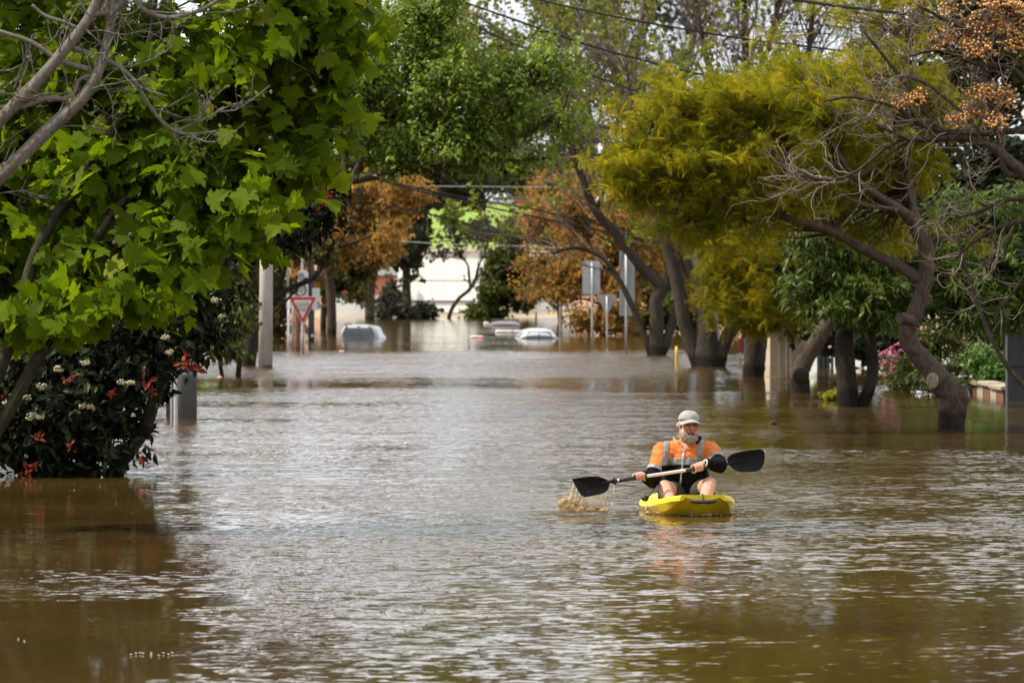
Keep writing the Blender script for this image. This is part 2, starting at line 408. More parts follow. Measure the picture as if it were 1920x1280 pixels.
M['leaf_jacaranda']=leaf_mat('leaf_jacaranda',[(0,(.085,.125,.008)),(.4,(.195,.21,.012)),(.8,(.33,.29,.016)),(1,(.52,.39,.03))],.55,.6,.2)
M['leaf_jacaranda_deep']=leaf_mat('leaf_jacaranda_deep',[(0,(.075,.09,.006)),(.5,(.16,.16,.008)),(1,(.32,.25,.012))],.5,.6,.2)
M['leaf_lance']=leaf_mat('leaf_lance',[(0,(.028,.050,.004)),(.5,(.06,.10,.008)),(1,(.13,.165,.025))],.35,.45,.28)
M['leaf_hedge']=leaf_mat('leaf_hedge',[(0,(.028,.036,.006)),(.6,(.062,.08,.010)),(1,(.12,.14,.025))],.3)
M['leaf_light']=leaf_mat('leaf_light',[(0,(.04,.10,.02)),(.6,(.08,.16,.03)),(1,(.22,.30,.11))],.35)
M['leaf_orange']=leaf_mat('leaf_orange',[(0,(.15,.11,.04)),(.25,(.21,.19,.045)),(.40,(.34,.19,.06)),(.65,(.44,.24,.075)),(.82,(.52,.33,.13)),(.90,(.24,.24,.05)),(1,(.22,.24,.05))],.42,.7,.1)
M['leaf_spring']=leaf_mat('leaf_spring',[(0,(.08,.11,.010)),(.6,(.15,.18,.016)),(1,(.22,.235,.03))],.42)
M['leaf_mid']=leaf_mat('leaf_mid',[(0,(.032,.05,.006)),(.6,(.075,.10,.010)),(1,(.13,.15,.022))],.35)
M['leaf_dark']=leaf_mat('leaf_dark',[(0,(.010,.014,.007)),(.6,(.022,.03,.011)),(1,(.045,.05,.018))],.15,.7,.15)
M['leaf_gum']=leaf_mat('leaf_gum',[(0,(.03,.03,.022)),(.6,(.055,.055,.035)),(1,(.09,.075,.055))],.2,.7,.15)
M['leaf_olive']=leaf_mat('leaf_olive',[(0,(.045,.045,.015)),(.6,(.085,.08,.022)),(1,(.13,.11,.03))],.3,.7,.15)
M['cream']=simple('cream',(.34,.30,.18),.8,var=.12,scale=60)
M['berry']=simple('berry',(.60,.29,.07),.5,var=.25,scale=25)
M['pod']=simple('pod',(.10,.055,.025),.8,var=.3,scale=40)
M['pod_pale']=simple('pod_pale',(.22,.17,.06),.8,var=.3,scale=40)
M['pink']=simple('pink',(.42,.08,.19),.6,var=.15,scale=40)
M['concrete']=simple('concrete',(.40,.375,.34),.85,var=.14,scale=6,bump=.004,stretch=(1,1,.3))
M['wood_brown']=simple('wood_brown',(.13,.06,.035),.8,var=.3,scale=9,stretch=(2,2,.2),bump=.004)
M['wood_dark']=simple('wood_dark',(.06,.05,.042),.85,var=.3,scale=8,stretch=(2,2,.2))
M['wood_tan']=simple('wood_tan',(.30,.24,.17),.8,var=.2,scale=8,stretch=(2,2,.2))
M['steel']=simple('steel',(.36,.37,.38),.5,.4,var=.1)
M['steel_pale']=simple('steel_pale',(.42,.41,.39),.5,0,var=.08)
M['sign_back']=simple('sign_back',(.36,.37,.39),.5,.1,var=.07,scale=3)
M['sign_back_dull']=simple('sign_back_dull',(.28,.29,.29),.6,.2,var=.1,scale=3)
M['white']=simple('white',(.58,.58,.57),.45,var=.04,scale=4)
M['white_wall']=simple('white_wall',(.82,.82,.79),.8,var=.03,scale=1.2)
M['sign_red']=simple('sign_red',(.44,.016,.014),.45,var=.06)
M['ink']=simple('ink',(.03,.03,.032),.5,var=.1)
M['ink_brown']=simple('ink_brown',(.16,.075,.04),.6,var=.1)
M['blue']=simple('blue',(.03,.08,.33),.5,var=.1)
M['pillar_grey']=simple('pillar_grey',(.105,.115,.118),.6,var=.12,scale=7,stretch=(1,1,.4))
M['rubber']=simple('rubber',(.02,.02,.022),.6,var=.1)
M['car_white']=simple('car_white',(.40,.42,.445),.22,0,var=.03,scale=3)
M['car_silver']=simple('car_silver',(.42,.44,.46),.25,.3,var=.03)
M['car_dark']=simple('car_dark',(.03,.04,.07),.25,var=.05)
M['car_red']=simple('car_red',(.42,.03,.03),.25,var=.05)
M['car_grey']=simple('car_grey',(.16,.145,.15),.3,var=.05)
M['glass']=simple('glass',(.045,.055,.065),.06,var=.2,scale=3,spec=.7)
M['brick_wall']=simple('brick_wall',(.50,.19,.10),.85,var=.12,scale=3)
M['grey_roof']=simple('grey_roof',(.12,.125,.14),.7,var=.15,scale=2)
M['beige']=simple('beige',(.46,.38,.27),.75,var=.06,scale=3)
M['beige_light']=simple('beige_light',(.60,.52,.39),.7,var=.05,scale=3)
M['stone']=simple('stone',(.30,.25,.18),.85,var=.2,scale=9,bump=.01)
M['brick_red']=simple('brick_red',(.14,.05,.03),.85,var=.2,scale=9)
M['slate']=simple('slate',(.032,.035,.038),.7,var=.25,scale=6,stretch=(2,2,.3))
M['yellow_paint']=simple('yellow_paint',(.55,.36,.02),.5,var=.12)
M['wire']=simple('wire',(.012,.012,.013),.9,var=.1,spec=.1)
M['wire_pale']=simple('wire_pale',(.42,.42,.42),.4,.2,var=.1)
M['foam_white']=simple('foam_white',(.62,.59,.55),.6,var=.08,scale=20)
M['foam_pink']=simple('foam_pink',(.80,.36,.33),.6,var=.12,scale=20)
M['red_cloth']=simple('red_cloth',(.20,.02,.03),.8,var=.15)

# ================================================================== water: brown flood with wind ripples
def water_mat():
    m,nt,b,out=new_mat('flood_water')
    N=nt.nodes.new; L=nt.links.new
    g=N('ShaderNodeNewGeometry')
    sep=N('ShaderNodeSeparateXYZ'); L(g.outputs['Position'],sep.inputs[0])
    def mth(op,a,bv=None,c=None):
        n=N('ShaderNodeMath'); n.operation=op
        for i,v in enumerate((a,bv,c)):
            if v is None: continue
            if isinstance(v,(int,float)): n.inputs[i].default_value=v
            else: L(v,n.inputs[i])
        return n.outputs[0]
    def nz(scale,st,detail=2,off=0,rough=.5):
        mp=N('ShaderNodeMapping'); mp.inputs['Scale'].default_value=st; mp.inputs['Location'].default_value=(off,off*1.7,0)
        L(g.outputs['Position'],mp.inputs[0]); n=N('ShaderNodeTexNoise'); n.inputs['Scale'].default_value=scale; n.inputs['Detail'].default_value=detail; n.inputs['Roughness'].default_value=rough
        L(mp.outputs[0],n.inputs['Vector']); return n
    Y_=sep.outputs[1]
    # calm and ruffled patches
    patch=nz(.16,(.55,1,1),3,3.1)
    amp=mth('MULTIPLY_ADD',ss(nt,patch.outputs[0],.36,.62),.75,.35)
    near=mth('MULTIPLY_ADD',ss(nt,Y_,29,46),.6,.4); amp=mth('MULTIPLY',amp,near)
    # ruffled belt where the current crosses the shallow street, smooth tongue this side of it
    Y=sep.outputs[1]; X=sep.outputs[0]
    wav=mth('MULTIPLY_ADD',nz(.2,(1,.5,1),2,9).outputs[0],24,-12)
    Yw=mth('ADD',Y,wav)
    Yw2=mth('ADD',Y,mth('MULTIPLY_ADD',nz(.5,(.6,1,1),2,4).outputs[0],6,-3))
    belt=mth('MULTIPLY',ss(nt,Yw,128,138),mth('SUBTRACT',1,ss(nt,Yw,165,180)))
    belt=mth('MULTIPLY',belt,mth('SUBTRACT',1,ss(nt,X,3.0,6.0)))
    amp=mth('ADD',amp,mth('MULTIPLY',belt,1.2))
    calm=mth('MULTIPLY',ss(nt,Yw,108,114),mth('SUBTRACT',1,ss(nt,Yw,122,128)))
    amp=mth('MULTIPLY',amp,mth('SUBTRACT',1,mth('MULTIPLY',calm,.75)))
    # sheltered water under the trees on either side
    xl=mth('DIVIDE',X,Y)
    lee=mth('SUBTRACT',1,ss(nt,mth('ADD',xl,mth('MULTIPLY_ADD',nz(.45,(.8,.7,1),3,7).outputs[0],.05,-.025)),-.058,-.044))
    lee=mth('MULTIPLY',lee,mth('SUBTRACT',1,ss(nt,Y,56,70)))
    lee2=mth('MULTIPLY',mth('SUBTRACT',1,ss(nt,Y,33,44)),ss(nt,xl,.0,.04))
    amp=mth('MULTIPLY',amp,mth('SUBTRACT',1,mth('MULTIPLY',lee,.9)))
    amp=mth('MULTIPLY',amp,mth('SUBTRACT',1,mth('MULTIPLY',lee2,.75)))
    amp=mth('MULTIPLY',amp,mth('SUBTRACT',1,mth('MULTIPLY',ss(nt,Yw,168,188),.80)))
    rs=mth('MULTIPLY',ss(nt,mth('ADD',xl,mth('MULTIPLY_ADD',patch.outputs[0],.024,-.012)),.026,.040),ss(nt,Y,60,74))
    amp=mth('MULTIPLY',amp,mth('SUBTRACT',1,mth('MULTIPLY',rs,.72)))
    wk=mth('MULTIPLY',mth('MULTIPLY',ss(nt,Y,50.3,51.5),mth('SUBTRACT',1,ss(nt,Y,56,58))),mth('MULTIPLY',ss(nt,X,1.7,2.1),mth('SUBTRACT',1,ss(nt,X,3.4,4.2))))
    amp=mth('ADD',amp,mth('MULTIPLY',wk,.8))
    rip=mth('MULTIPLY',mth('MULTIPLY',ss(nt,Yw2,36.2,37.4),mth('SUBTRACT',1,ss(nt,Yw2,38.6,40))),lee)
    amp=mth('ADD',amp,mth('MULTIPLY',rip,.38))
    a=nz(6.5,(1,1.1,1),3,0,.6); c=nz(.75,(.8,1.3,1),2,5)
    def slope(n,k):
        v=N('ShaderNodeVectorMath'); v.operation='SUBTRACT'; L(n.outputs['Color'],v.inputs[0]); v.inputs[1].default_value=(.5,.5,.5)
        s=N('ShaderNodeVectorMath'); s.operation='MULTIPLY'; L(v.outputs[0],s.inputs[0]); s.inputs[1].default_value=(k*.8,k,0); return s.outputs[0]
    ad=N('ShaderNodeVectorMath'); ad.operation='ADD'; L(slope(a,WAVE),ad.inputs[0]); L(slope(c,WAVE*.30),ad.inputs[1])
    sc=N('ShaderNodeVectorMath'); sc.operation='SCALE'; L(ad.outputs[0],sc.inputs[0]); L(amp,sc.inputs['Scale'])
    # steeper lee faces: ripples run up the street, so their leading faces lean towards -Y
    sx=N('ShaderNodeSeparateXYZ'); L(sc.outputs[0],sx.inputs[0]); cb=N('ShaderNodeCombineXYZ'); L(sx.outputs[0],cb.inputs[0])
    ab=mth('ABSOLUTE',sx.outputs[1]); L(mth('MULTIPLY_ADD',ab,-.75,mth('MULTIPLY',sx.outputs[1],.45)),cb.inputs[1])
    up=N('ShaderNodeVectorMath'); up.operation='ADD'; L(cb.outputs[0],up.inputs[0]); up.inputs[1].default_value=(0,0,1)
    no=N('ShaderNodeVectorMath'); no.operation='NORMALIZE'; L(up.outputs[0],no.inputs[0]); L(no.outputs[0],b.inputs['Normal'])
    mud=nz(.35,(.5,1,1),4,1.3)
    L(ramp(nt,mud.outputs[0],[(.3,(.055,.032,.008)),(.7,(.088,.054,.014))]),b.inputs['Base Color'])
    b.inputs['Roughness'].default_value=.04; b.inputs['IOR'].default_value=1.33
    return m
def ss(nt,v,a,b):
    n=nt.nodes.new('ShaderNodeMapRange'); n.interpolation_type='SMOOTHSTEP'; n.inputs[1].default_value=a; n.inputs[2].default_value=b
    nt.links.new(v,n.inputs[0]); return n.outputs[0]
xs=np.concatenate([[-400,-120,-60,-30],np.linspace(-16,16,90),[30,60,120,400]])
ys=np.concatenate([[-60,0,15],np.linspace(24,75,160),np.linspace(76,200,130),np.linspace(205,406,40)])
X,Y=np.meshgrid(xs,ys)
# low swell, plus the bow wave and the stirred patch by the paddle
Z=.002*np.sin(2.1*X+1.3*Y)+.002*np.sin(-1.2*X+2.3*Y+1)+.001*np.sin(3.7*X-2.9*Y)
Z*= (np.abs(X)<17)&(Y>20)&(Y<210)
ii=np.arange(X.size).reshape(X.shape)
mw=MB(); mw.add(np.stack([X,Y,Z],-1).reshape(-1,3),np.stack([ii[:-1,:-1],ii[:-1,1:],ii[1:,1:],ii[1:,:-1]],-1).reshape(-1,4),smooth=True)
tag(mw.build('water',water_mat()),'brown flood water covering the whole street',None,None,'structure')

# far bank and the grassy rise behind the street
def grass_mat():
    m,nt,b,_=new_mat('hill_grass')
    n=noise(nt,.12,5); n2=noise(nt,1.4,4)
    c=ramp(nt,n.outputs[0],[(.3,(.15,.235,.018)),(.7,(.23,.33,.03))])
    mx=nt.nodes.new('ShaderNodeMix'); mx.data_type='RGBA'; mx.blend_type='MULTIPLY'; mx.inputs[0].default_value=.5
    nt.links.new(c,mx.inputs[6]); nt.links.new(ramp(nt,n2.outputs[0],[(.3,(.7,.7,.6)),(.7,(1.1,1.1,1))]),mx.inputs[7]); nt.links.new(mx.outputs[2],b.inputs['Base Color'])
    b.inputs['Roughness'].default_value=.9; return m
def sheet(name,ys,zs,mat,label,x=320,nx=60):
    xx=np.linspace(-x,x,nx); X,Y=np.meshgrid(xx,ys); Z=np.repeat(np.array(zs)[:,None],nx,1)+.35*np.sin(X*.07+Y*.03)*np.clip((Y-440)/200,0,1)
    i=np.arange(X.size).reshape(X.shape); m=MB(); m.add(np.stack([X,Y,Z],-1).reshape(-1,3),np.stack([i[:-1,:-1],i[:-1,1:],i[1:,1:],i[1:,:-1]],-1).reshape(-1,4),smooth=True)
    return tag(m.build(name,mat),label,None,None,'structure')
sheet('ground',[398,402,410,440,452],[-.4,.02,.15,.3,.4],simple('bank_earth',(.30,.24,.15),.9,var=.2,scale=.6),'muddy ground at the edge of the flood')
sheet('embankment',[452.01,458,462],[.4,4.6,5.3],simple('embankment_earth',(.36,.20,.12),.9,var=.15,scale=.5),'bare brown earth slope under the grassy hill')
sheet('hill',[462.01,520,600,700,800,900,1200,2500],[5.3,6.6,8.6,11.0,13.2,15.2,16.5,18],grass_mat(),'bright green grassy hill rising beyond the flooded street',700,80)
# ================================================================== trees and plants
SP_PLANE=dict(tmpl=PLANE_LEAF,vary=.6,size=.175,m=6,L=.55,spread=.75,droop=.45,sub=14,lup=(.1,-.65,.55),jit=.6,dir=(.1,-.1,.05),out=.6,tr=.006,shell=.45)
SP_PEAR=dict(tmpl=OVAL,size=.095,m=13,L=.62,spread=.75,droop=.45,lup=(-.2,-.3,.8),jit=.5,dir=(.1,0,.75),out=.55,rand=.3,tr=.005,shell=.5)
SP_PHOT=dict(tmpl=OVAL,size=.13,m=10,L=.4,spread=.7,droop=.3,jit=.5,wide=.9,dir=(0,-.1,.35),tr=.006,shell=.5)
SP_JAC=dict(tmpl=FROND,flat=.5,size=.215,m=18,L=.7,spread=.75,droop=.3,lup=(0,-.45,.8),jit=.35,dir=(-.25,-.15,.12),tr=.009,shell=.45,t0=.5)
SP_LANCE=dict(tmpl=LANCE,size=.20,m=14,L=.42,spread=.6,droop=.25,lup=(0,-.2,.8),jit=.4,dir=(0,-.1,.35),tr=.006,shell=.4,t0=.35,wide=1.15)
SP_HEDGE=dict(tmpl=OVAL,size=.085,m=9,L=.3,spread=.8,droop=.1,dir=(0,-.2,.4),tr=.004,shell=.4)
def far_spec(size,L=.9,m=9,**k):
    d=dict(tmpl=TUFT,size=size,m=m,L=L,spread=.75,droop=.15,lup=(0,-.3,.8),jit=.6,dir=(0,-.1,.3),tr=.012,shell=.5); d.update(k); return d

# ---- left: plane tree over the near bank
Dp=46
pl_limbs=[[(-140,1010,15),(-70,900,13),(0,798,12),(60,690,11.5),(114,598,11),(157,497,9.5),(205,410,7,45.8),(275,320,4.5,46.2),(330,215,3.5,46.6),(370,90,3,46.8),(400,-80,2,47)],
 [(-140,1010,15),(-60,820,14),(0,690,13),(38,580,12.5),(62,490,11.5),(95,420,10),(150,330,9,46),(200,262,7,46),(260,150,5,46),(290,20,4,46),(310,-140,3,46)],
 [(38,580,11,47),(22,480,10,47),(18,390,10,47),(56,330,8,47),(110,250,7,47),(140,130,5,47),(160,-60,4,47)],
 [(157,497,6),(240,440,4.5,46),(330,420,3.5,46.3),(420,395,3,46.3),(500,400,2,46)],
 [(205,410,6,46),(300,360,5,46.5),(400,300,4.5,47),(500,210,4,47),(570,100,3,47)],
 [(114,598,4),(190,565,3,46),(260,548,2.4,46),(310,548,1.6,46)]]
pl_cl=[(560,60,120,90,46,.7),(600,180,70,80,46.3,.5),(450,120,150,120,46,.8),(300,150,170,140,46.5,.9),(120,120,160,140,47,.9),(-80,150,150,200,47,.9),(560,300,75,60,46,.5),(430,300,140,110,46,.8),(250,320,160,120,46.5,.9),(80,330,150,120,47,.9),
 (475,400,60,45,45.6,.5,1.2),(330,440,130,80,46,.7),(180,480,150,80,46.4,.8),(40,520,120,90,46.8,.7),(230,560,90,36,45.6,.5,1.2),(110,590,120,36,46,.5,1.2),(-100,450,130,150,47,.9),(480,450,40,28,45.5,.3,1.2),(630,30,60,60,46,.4,1.4),(640,150,35,60,46,.3,1.4),
 (300,-130,300,130,46.5,1.3,.6),(0,-150,250,150,47,1.3,.6),(550,-90,130,80,46,.8,.6),(200,-320,330,130,47,1.5,.5)]
plane,_=tree('plane_tree','large plane tree with broad lobed bright green leaves filling the upper left','tree',at(-140,997,Dp),M['bark_plane'],M['leaf_plane'],pl_limbs,Dp,pl_cl,1450,SP_PLANE,inner=10,branch_r=.018,twig_mat=M['bark_dark'])
for px,py in [(428,150),(465,20),(490,22),(452,48),(550,75),(572,35),(605,98),(600,145),(550,148),(585,165),(392,195),(310,100),(215,455),(245,440),(437,140),(347,42),(507,260),(590,170),(220,408),(605,20)]:
    b=MB(); ball(b,at(px,py,45.4+rng.random()*.3),.019,8,6); b.build('seed_ball',M['pod'] if rng.random()<.75 else M['pod_pale'],plane)

# ---- left: bare pale branches reaching in from a tree outside the frame
Db=38.5
bl=[[(-420,1100,22),(-330,800,20),(-190,520,18),(-60,378,16),(0,332,14),(95,240,13),(150,190,12),(182,140,10),(203,70,9),(214,0,8),(228,-90,6),(240,-200,4)],
 [(-330,800,18),(-220,480,15),(-70,300,14),(0,225,13),(55,170,12),(108,110,11),(160,45,10),(190,-10,9),(250,-110,6)],
 [(172,28,7),(205,22,6),(235,0,5.5),(270,-60,4)],[(-60,40,6),(0,60,4.5),(60,80,4.5),(110,112,5),(172,132,5)],
 [(240,-25,5),(262,12,5),(290,29,5),(325,33,4.5),(375,20,4),(425,-8,3)],
 [(135,88,4),(175,103,4),(215,120,4),(250,150,3.6),(285,205,3.6),(318,240,3.4),(355,252,3),(405,246,2)],
 [(150,190,5),(90,185,5),(40,200,5),(-20,198,5),(-90,160,4)],[(60,10,3),(85,30,3.4),(120,42,3.4),(150,55,3)],
 [(182,140,4),(150,150,4),(136,178,3.6),(90,190,3)],[(330,245,2),(380,225,1.6),(420,200,1.2)]]
broot=empty('bare_tree',at(-420,1093,Db),'leafless tree with pale grey branches crossing the upper left corner','tree')
m=MB(); par=[]
for lb in bl:
    P,R=limb_pts(lb,Db,40); tubes(m,P,R,9,cap=True,lump=.05); par.append(P)
m.build('trunk',M['bark_pale'],broot)
m=MB(); ml=MB()
C,R=grow(par,110,.42,.0065,.9,7,.4,.15); tubes(m,C,R,4)
C2,R2=grow([C],300,.2,.0038,.8,5,.45,.2); tubes(m,C2,R2,3); m.build('branches',M['bark_pale'],broot)
k=rng.choice(300,90); leaves_on(ml,C2[k,2],nrm(C2[k,-1]-C2[k,2]),np.full(90,.1),3,OVAL,.05,jit=.6); ml.build('crown',M['leaf_spring'],broot)

# ---- left: photinia with cream blossom and red tips
Dh=60
ph_l=[[(75,912,22),(48,885,15),(24,857,14),(5,830,13),(-25,790,11),(-60,700,8),(-70,600,6)],
 [(80,912,22),(97,850,12),(95,790,11),(92,700,9),(70,600,7)],[(150,912,24),(160,870,20),(176,825,16),(208,775,13),(232,715,12),(245,640,10),(255,540,8),(280,440,6)],
 [(215,912,16),(222,872,15),(248,836,14),(272,800,13.5),(290,748,13),(307,705,12),(322,655,11),(332,605,10),(350,550,8),(400,470,7,61),(470,400,6,62),(540,340,4,62)],
 [(180,900,14),(130,800,10),(150,700,8),(160,600,6)],[(350,550,6),(400,540,5),(440,500,4)],[(470,400,5,62),(540,410,4,62),(600,400,3,62)],[(110,910,16),(120,870,12),(60,760,8),(20,680,6)]]
ph_c=[(110,740,150,110,60.3,1.0,1.2),(40,800,90,70,60,.8,1.1),(190,800,85,60,60.2,.6,.7),(270,660,70,90,60.2,.7,1.2),(120,660,180,70,60.8,.9,1.2),(365,560,70,90,60.6,.7,1.3),(405,470,60,50,61,.7),(560,345,70,60,62,.6),(500,425,80,60,61.6,.7),(598,390,40,60,62,.4),(100,590,150,80,60.8,1),(240,600,80,70,60.8,.8),(-180,640,140,200,61,1.3),(-20,430,170,110,61,1.4),(150,430,120,80,61.5,1.2),(-260,480,170,160,61,1.6),(300,430,80,60,61.5,.9,.7),(-220,820,120,70,61,1.2),(90,860,60,40,59.8,.4,.7),(215,860,50,30,59.8,.4,.4),(320,520,90,80,61,.8),(-60,700,120,150,60.6,1,.8),(330,620,50,60,60.2,.5),(590,290,40,45,62,.4)]  # far left and upper clumps are unseen, added to shade the lower shrub
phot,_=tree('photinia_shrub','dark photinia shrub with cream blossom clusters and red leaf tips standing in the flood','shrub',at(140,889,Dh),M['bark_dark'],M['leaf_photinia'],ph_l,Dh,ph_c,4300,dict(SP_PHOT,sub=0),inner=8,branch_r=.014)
for px,py,r in [(25,668,13),(108,692,12),(78,724,12),(228,716,9),(244,718,10),(155,761,9),(170,762,9),(60,778,10),(75,782,10),(50,745,10),(12,755,9),(160,680,10),(8,690,12),(405,562,10),(344,580,9),(310,632,9),(318,660,9),(417,592,7),(250,778,6),(55,785,8),(610,282,10),(628,287,11),(535,265,9),(560,268,8),(620,298,9),(595,270,8),(38,745,9),(325,540,8),(322,470,8),(372,474,8),(405,465,8),(530,352,7),(600,320,7)]:
    D=59.2 if py>450 else 61.2
    c=at(px,py,D); b=MB()
    for q in range(26):
        d=rnd_dir(1)[0]*np.array([1.25,.8,.7]); s=r*.78*D/F; ball(b,c+d*s*rng.random()**.4,s*.26,6,4)
    b.build('flower_cluster',M['cream'],phot)
for px,py,s in [(55,880,1),(268,870,.9),(355,690,1.2),(345,678,1.1),(270,720,1),(285,735,.8),(130,705,.9),(70,820,.8),(405,470,.9),(490,172,.9),(505,178,.8),(545,258,.8),(510,365,.8),(610,365,.9),(605,385,.8),(560,258,.7),(500,390,.7),(130,840,.7),(45,895,.8),(210,740,.7),(420,480,.7),(8,742,.6)]:
    D=59.1 if py>450 else 61.1
    b=MB(); n=9; P=np.repeat(at(px,py,D)[None],n,0)+rng.normal(0,.03*s,(n,3)); A=nrm(rng.normal(size=(n,3))+np.array([.2,-.2,.3]))
    place(b,OVAL,P,A,nrm(np.array([0,-.8,.4])+rng.normal(0,.4,(n,3))),np.full(n,.095*s)*(.7+.5*rng.random(n)),wide=.85); b.build('red_leaf_tips',M['leaf_red'],phot)

# ---- left: pear tree arching over the street, foot hidden behind the photinia
De=88
pe_l=[[(330,800,20),(335,640,18),(350,520,16),(420,410,14),(520,345,12),(600,333,11.5),(660,336,10),(720,326,9),(780,318,8),(840,312,7.5),(900,300,6.5),(950,280,5.5),(1000,245,4),(1060,200,2.5)],
 [(780,318,6),(810,260,5),(860,190,4),(900,120,3)],[(660,336,7),(690,260,5),(700,160,4),(690,60,3)],[(720,326,6),(800,230,5),(820,120,4),(825,0,3)],[(840,312,5),(930,220,4),(1000,160,3)],[(600,333,7),(620,250,5),(640,150,3)],[(900,300,4),(990,300,3),(1060,290,2)],[(420,410,8),(520,250,6),(580,120,4)]]
pe_c=[(660,150,55,70,88,.7),(760,90,60,85,88.2,.7,1.1),(830,60,55,60,88,.6,1.1),(820,170,110,90,88,.9),(700,240,100,80,88.4,.9),(820,260,120,60,88,.8),(930,180,80,70,88,.7),(980,160,75,60,88,.6),(930,250,70,50,88,.6),(1030,130,35,45,88,.4),(1060,240,60,28,88,.4,.8),(1010,290,60,22,88,.4,.6),(640,290,60,35,88.3,.6),(740,300,70,30,88,.6,.8),(880,310,50,30,88,.5,.7),(560,150,80,120,89,.8),(470,220,120,160,90,.9),(760,20,30,40,88,.3),(845,0,30,40,88,.3),(700,150,80,80,88.5,.7),(620,330,40,30,88.3,.4,.8)]
tree('pear_tree','fresh green pear tree arching out over the middle of the street','tree',at(330,781,De),M['bark_brown'],M['leaf_pear'],pe_l,De,pe_c,2900,dict(SP_PEAR,sub=12),inner=7,branch_r=.014)

# ---- right: big jacaranda with a crooked trunk and sawn knobs
Dj=79
ja_l=[[(1783,850,25),(1783,800,24),(1782,762,24),(1779,735,25),(1762,712,24),(1746,694,20),(1728,672,18),(1713,652,17),(1700,630,16.5),(1703,612,16),(1711,598,15.5),(1720,575,15.5),(1728,552,15),(1736,515,15.5),(1739,480,14.5),(1731,450,13.5),(1719,432,13),(1706,410,11),(1688,394,9,78.5),(1651,370,7,78),(1600,330,5,78),(1560,270,4,78)],
 [(1790,830,12),(1797,775,14),(1800,745,17),(1799,722,14)],
 [(1730,530,10),(1714,518,11),(1689,501,10.5),(1640,479,9.5),(1599,456,9),(1565,437,8.5),(1512,419,8,78.5),(1467,407,7,78),(1445,395,6.5,78),(1430,367,6,78),(1413,335,5,78),(1380,290,4,78),(1330,250,3,78)],
 [(1722,430,9,79),(1712,390,8.5,79.5),(1704,340,8,80),(1698,300,6.5,80),(1690,200,5,80),(1700,80,3,80)],[(1445,395,4,78),(1390,400,3.5,78),(1340,380,3,78),(1280,360,2.5,78)],[(1413,335,4,78),(1360,340,3,78),(1300,320,2.5,78),(1220,310,2,78)],[(1688,394,5,78),(1610,380,4,78),(1540,340,3.5,78),(1480,250,3,78)],[(1430,367,4,78),(1460,300,3.5,78),(1450,210,3,78)],[(1712,602,9,78.8),(1697,598,11,78.5),(1686,597,10,78.4)]]
ja_c=[(1250,300,100,50,78,.6,1.2),(1205,335,75,40,78,.5,1.2),(1300,220,110,60,78.3,.8),(1420,215,120,65,78,.8),(1550,230,110,80,78.6,.9,1.3),(1650,280,90,80,80.8,.9,1.5),(1590,300,110,60,80.6,.8,1.2),(1500,270,90,60,79.5,.8,1.2),(1350,310,120,55,78,.8),(1470,310,110,60,78,.8),(1390,385,100,45,78,.7),(1300,395,80,35,77.8,.5),(1560,330,90,60,80.2,.8),(1600,415,80,30,80.6,.5,.6),(1660,440,70,25,80.6,.5,.5),(1450,165,110,40,78.6,.9,.8),(1600,150,120,60,79.5,.9,1.1),(1700,190,100,80,80.5,.9,1.2),(1215,230,50,35,78,.4,.7),(1320,435,50,25,78.6,.5,.7),(1770,430,50,35,79.5,.5,.4),(1440,430,60,25,79.6,.5,.7),(1620,30,150,60,80,1.3,.25),(1780,-60,160,100,81,1.5,.25)]
jac,_=tree('jacaranda_tree','yellow green feathery jacaranda with a crooked trunk and sawn knobs on the right','tree',at(1783,804,Dj),M['bark_grey'],M['leaf_jacaranda'],ja_l,Dj,ja_c,2000,dict(SP_JAC,sub=12),inner=12,branch_r=.02,lump=.13,twig_mat=M['bark_brown'],sides=18)
for px,py,r,nx in [(1755,716,13,(-.35,-.9,.1)),(1806,738,15,(.8,-.55,.25)),(1684,597,8,(-.9,-.4,0))]:
    b=MB(); nn=nrm(np.array(nx)); c=at(px,py,Dj)+nn*{1755:.17,1806:.03,1684:.0}[px]
    q=Vector(nn).to_track_quat('Z','Y').to_matrix(); s=r*Dj/F
    ball(b,c,(s,s*1.25,.03),14,7,R=np.array(q)); b.build('limb_scar',M['scar'],[o_ for o_ in jac.children if o_.name.startswith('trunk')][0])

# ---- right: the rest of the row, from near to far
tree('evergreen_tree','twin stemmed evergreen with glossy lance shaped leaves beside the crooked jacaranda','tree',at(1600,762,95.5),M['bark_dark'],M['leaf_lance'],
 [[(1592,785,21),(1590,745,20),(1586,700,19),(1583,640,18),(1590,560,14),(1600,480,10),(1610,400,6)],[(1608,780,14),(1618,757,12),(1633,715,11.5),(1637,675,11),(1632,630,10.5),(1640,560,9),(1680,480,7),(1760,420,5)],[(1590,560,8),(1550,500,6),(1530,450,4)],[(1640,560,7),(1740,540,5),(1850,500,4)]],95.5,
 [(1540,480,60,60,95,.7),(1520,540,50,45,95,.6),(1600,520,70,70,95,.8),(1600,440,80,50,95.5,.8),(1665,560,55,50,95,.6),(1700,470,80,60,96,.8),(1780,540,90,60,96,.8),(1850,480,90,80,96.5,.9),(1910,560,70,60,96,.7),(1910,390,80,80,97,.9),(1800,400,80,60,97,.8),(1560,590,55,28,94.8,.5),(1630,608,35,30,94.8,.4),(1840,590,90,40,96,.7),(1990,480,90,120,97,.9)],1750,SP_LANCE,inner=7)
lt,_=tree('leaning_tree','leaning street tree with a sawn hollow stump at its foot','tree',at(1502,737,108),M['bark_brown'],M['leaf_hedge'],
 [[(1502,755,18.5),(1501,728,18.5),(1499,702,18),(1505,686,16.5),(1517,662,16),(1532,638,16),(1548,612,14),(1575,570,11),(1600,500,8)],[(1512,672,13),(1505,652,9),(1503,646,7)]],108,
 [(1590,540,60,50,110,1),(1560,600,50,30,109,.7)],160,SP_HEDGE)
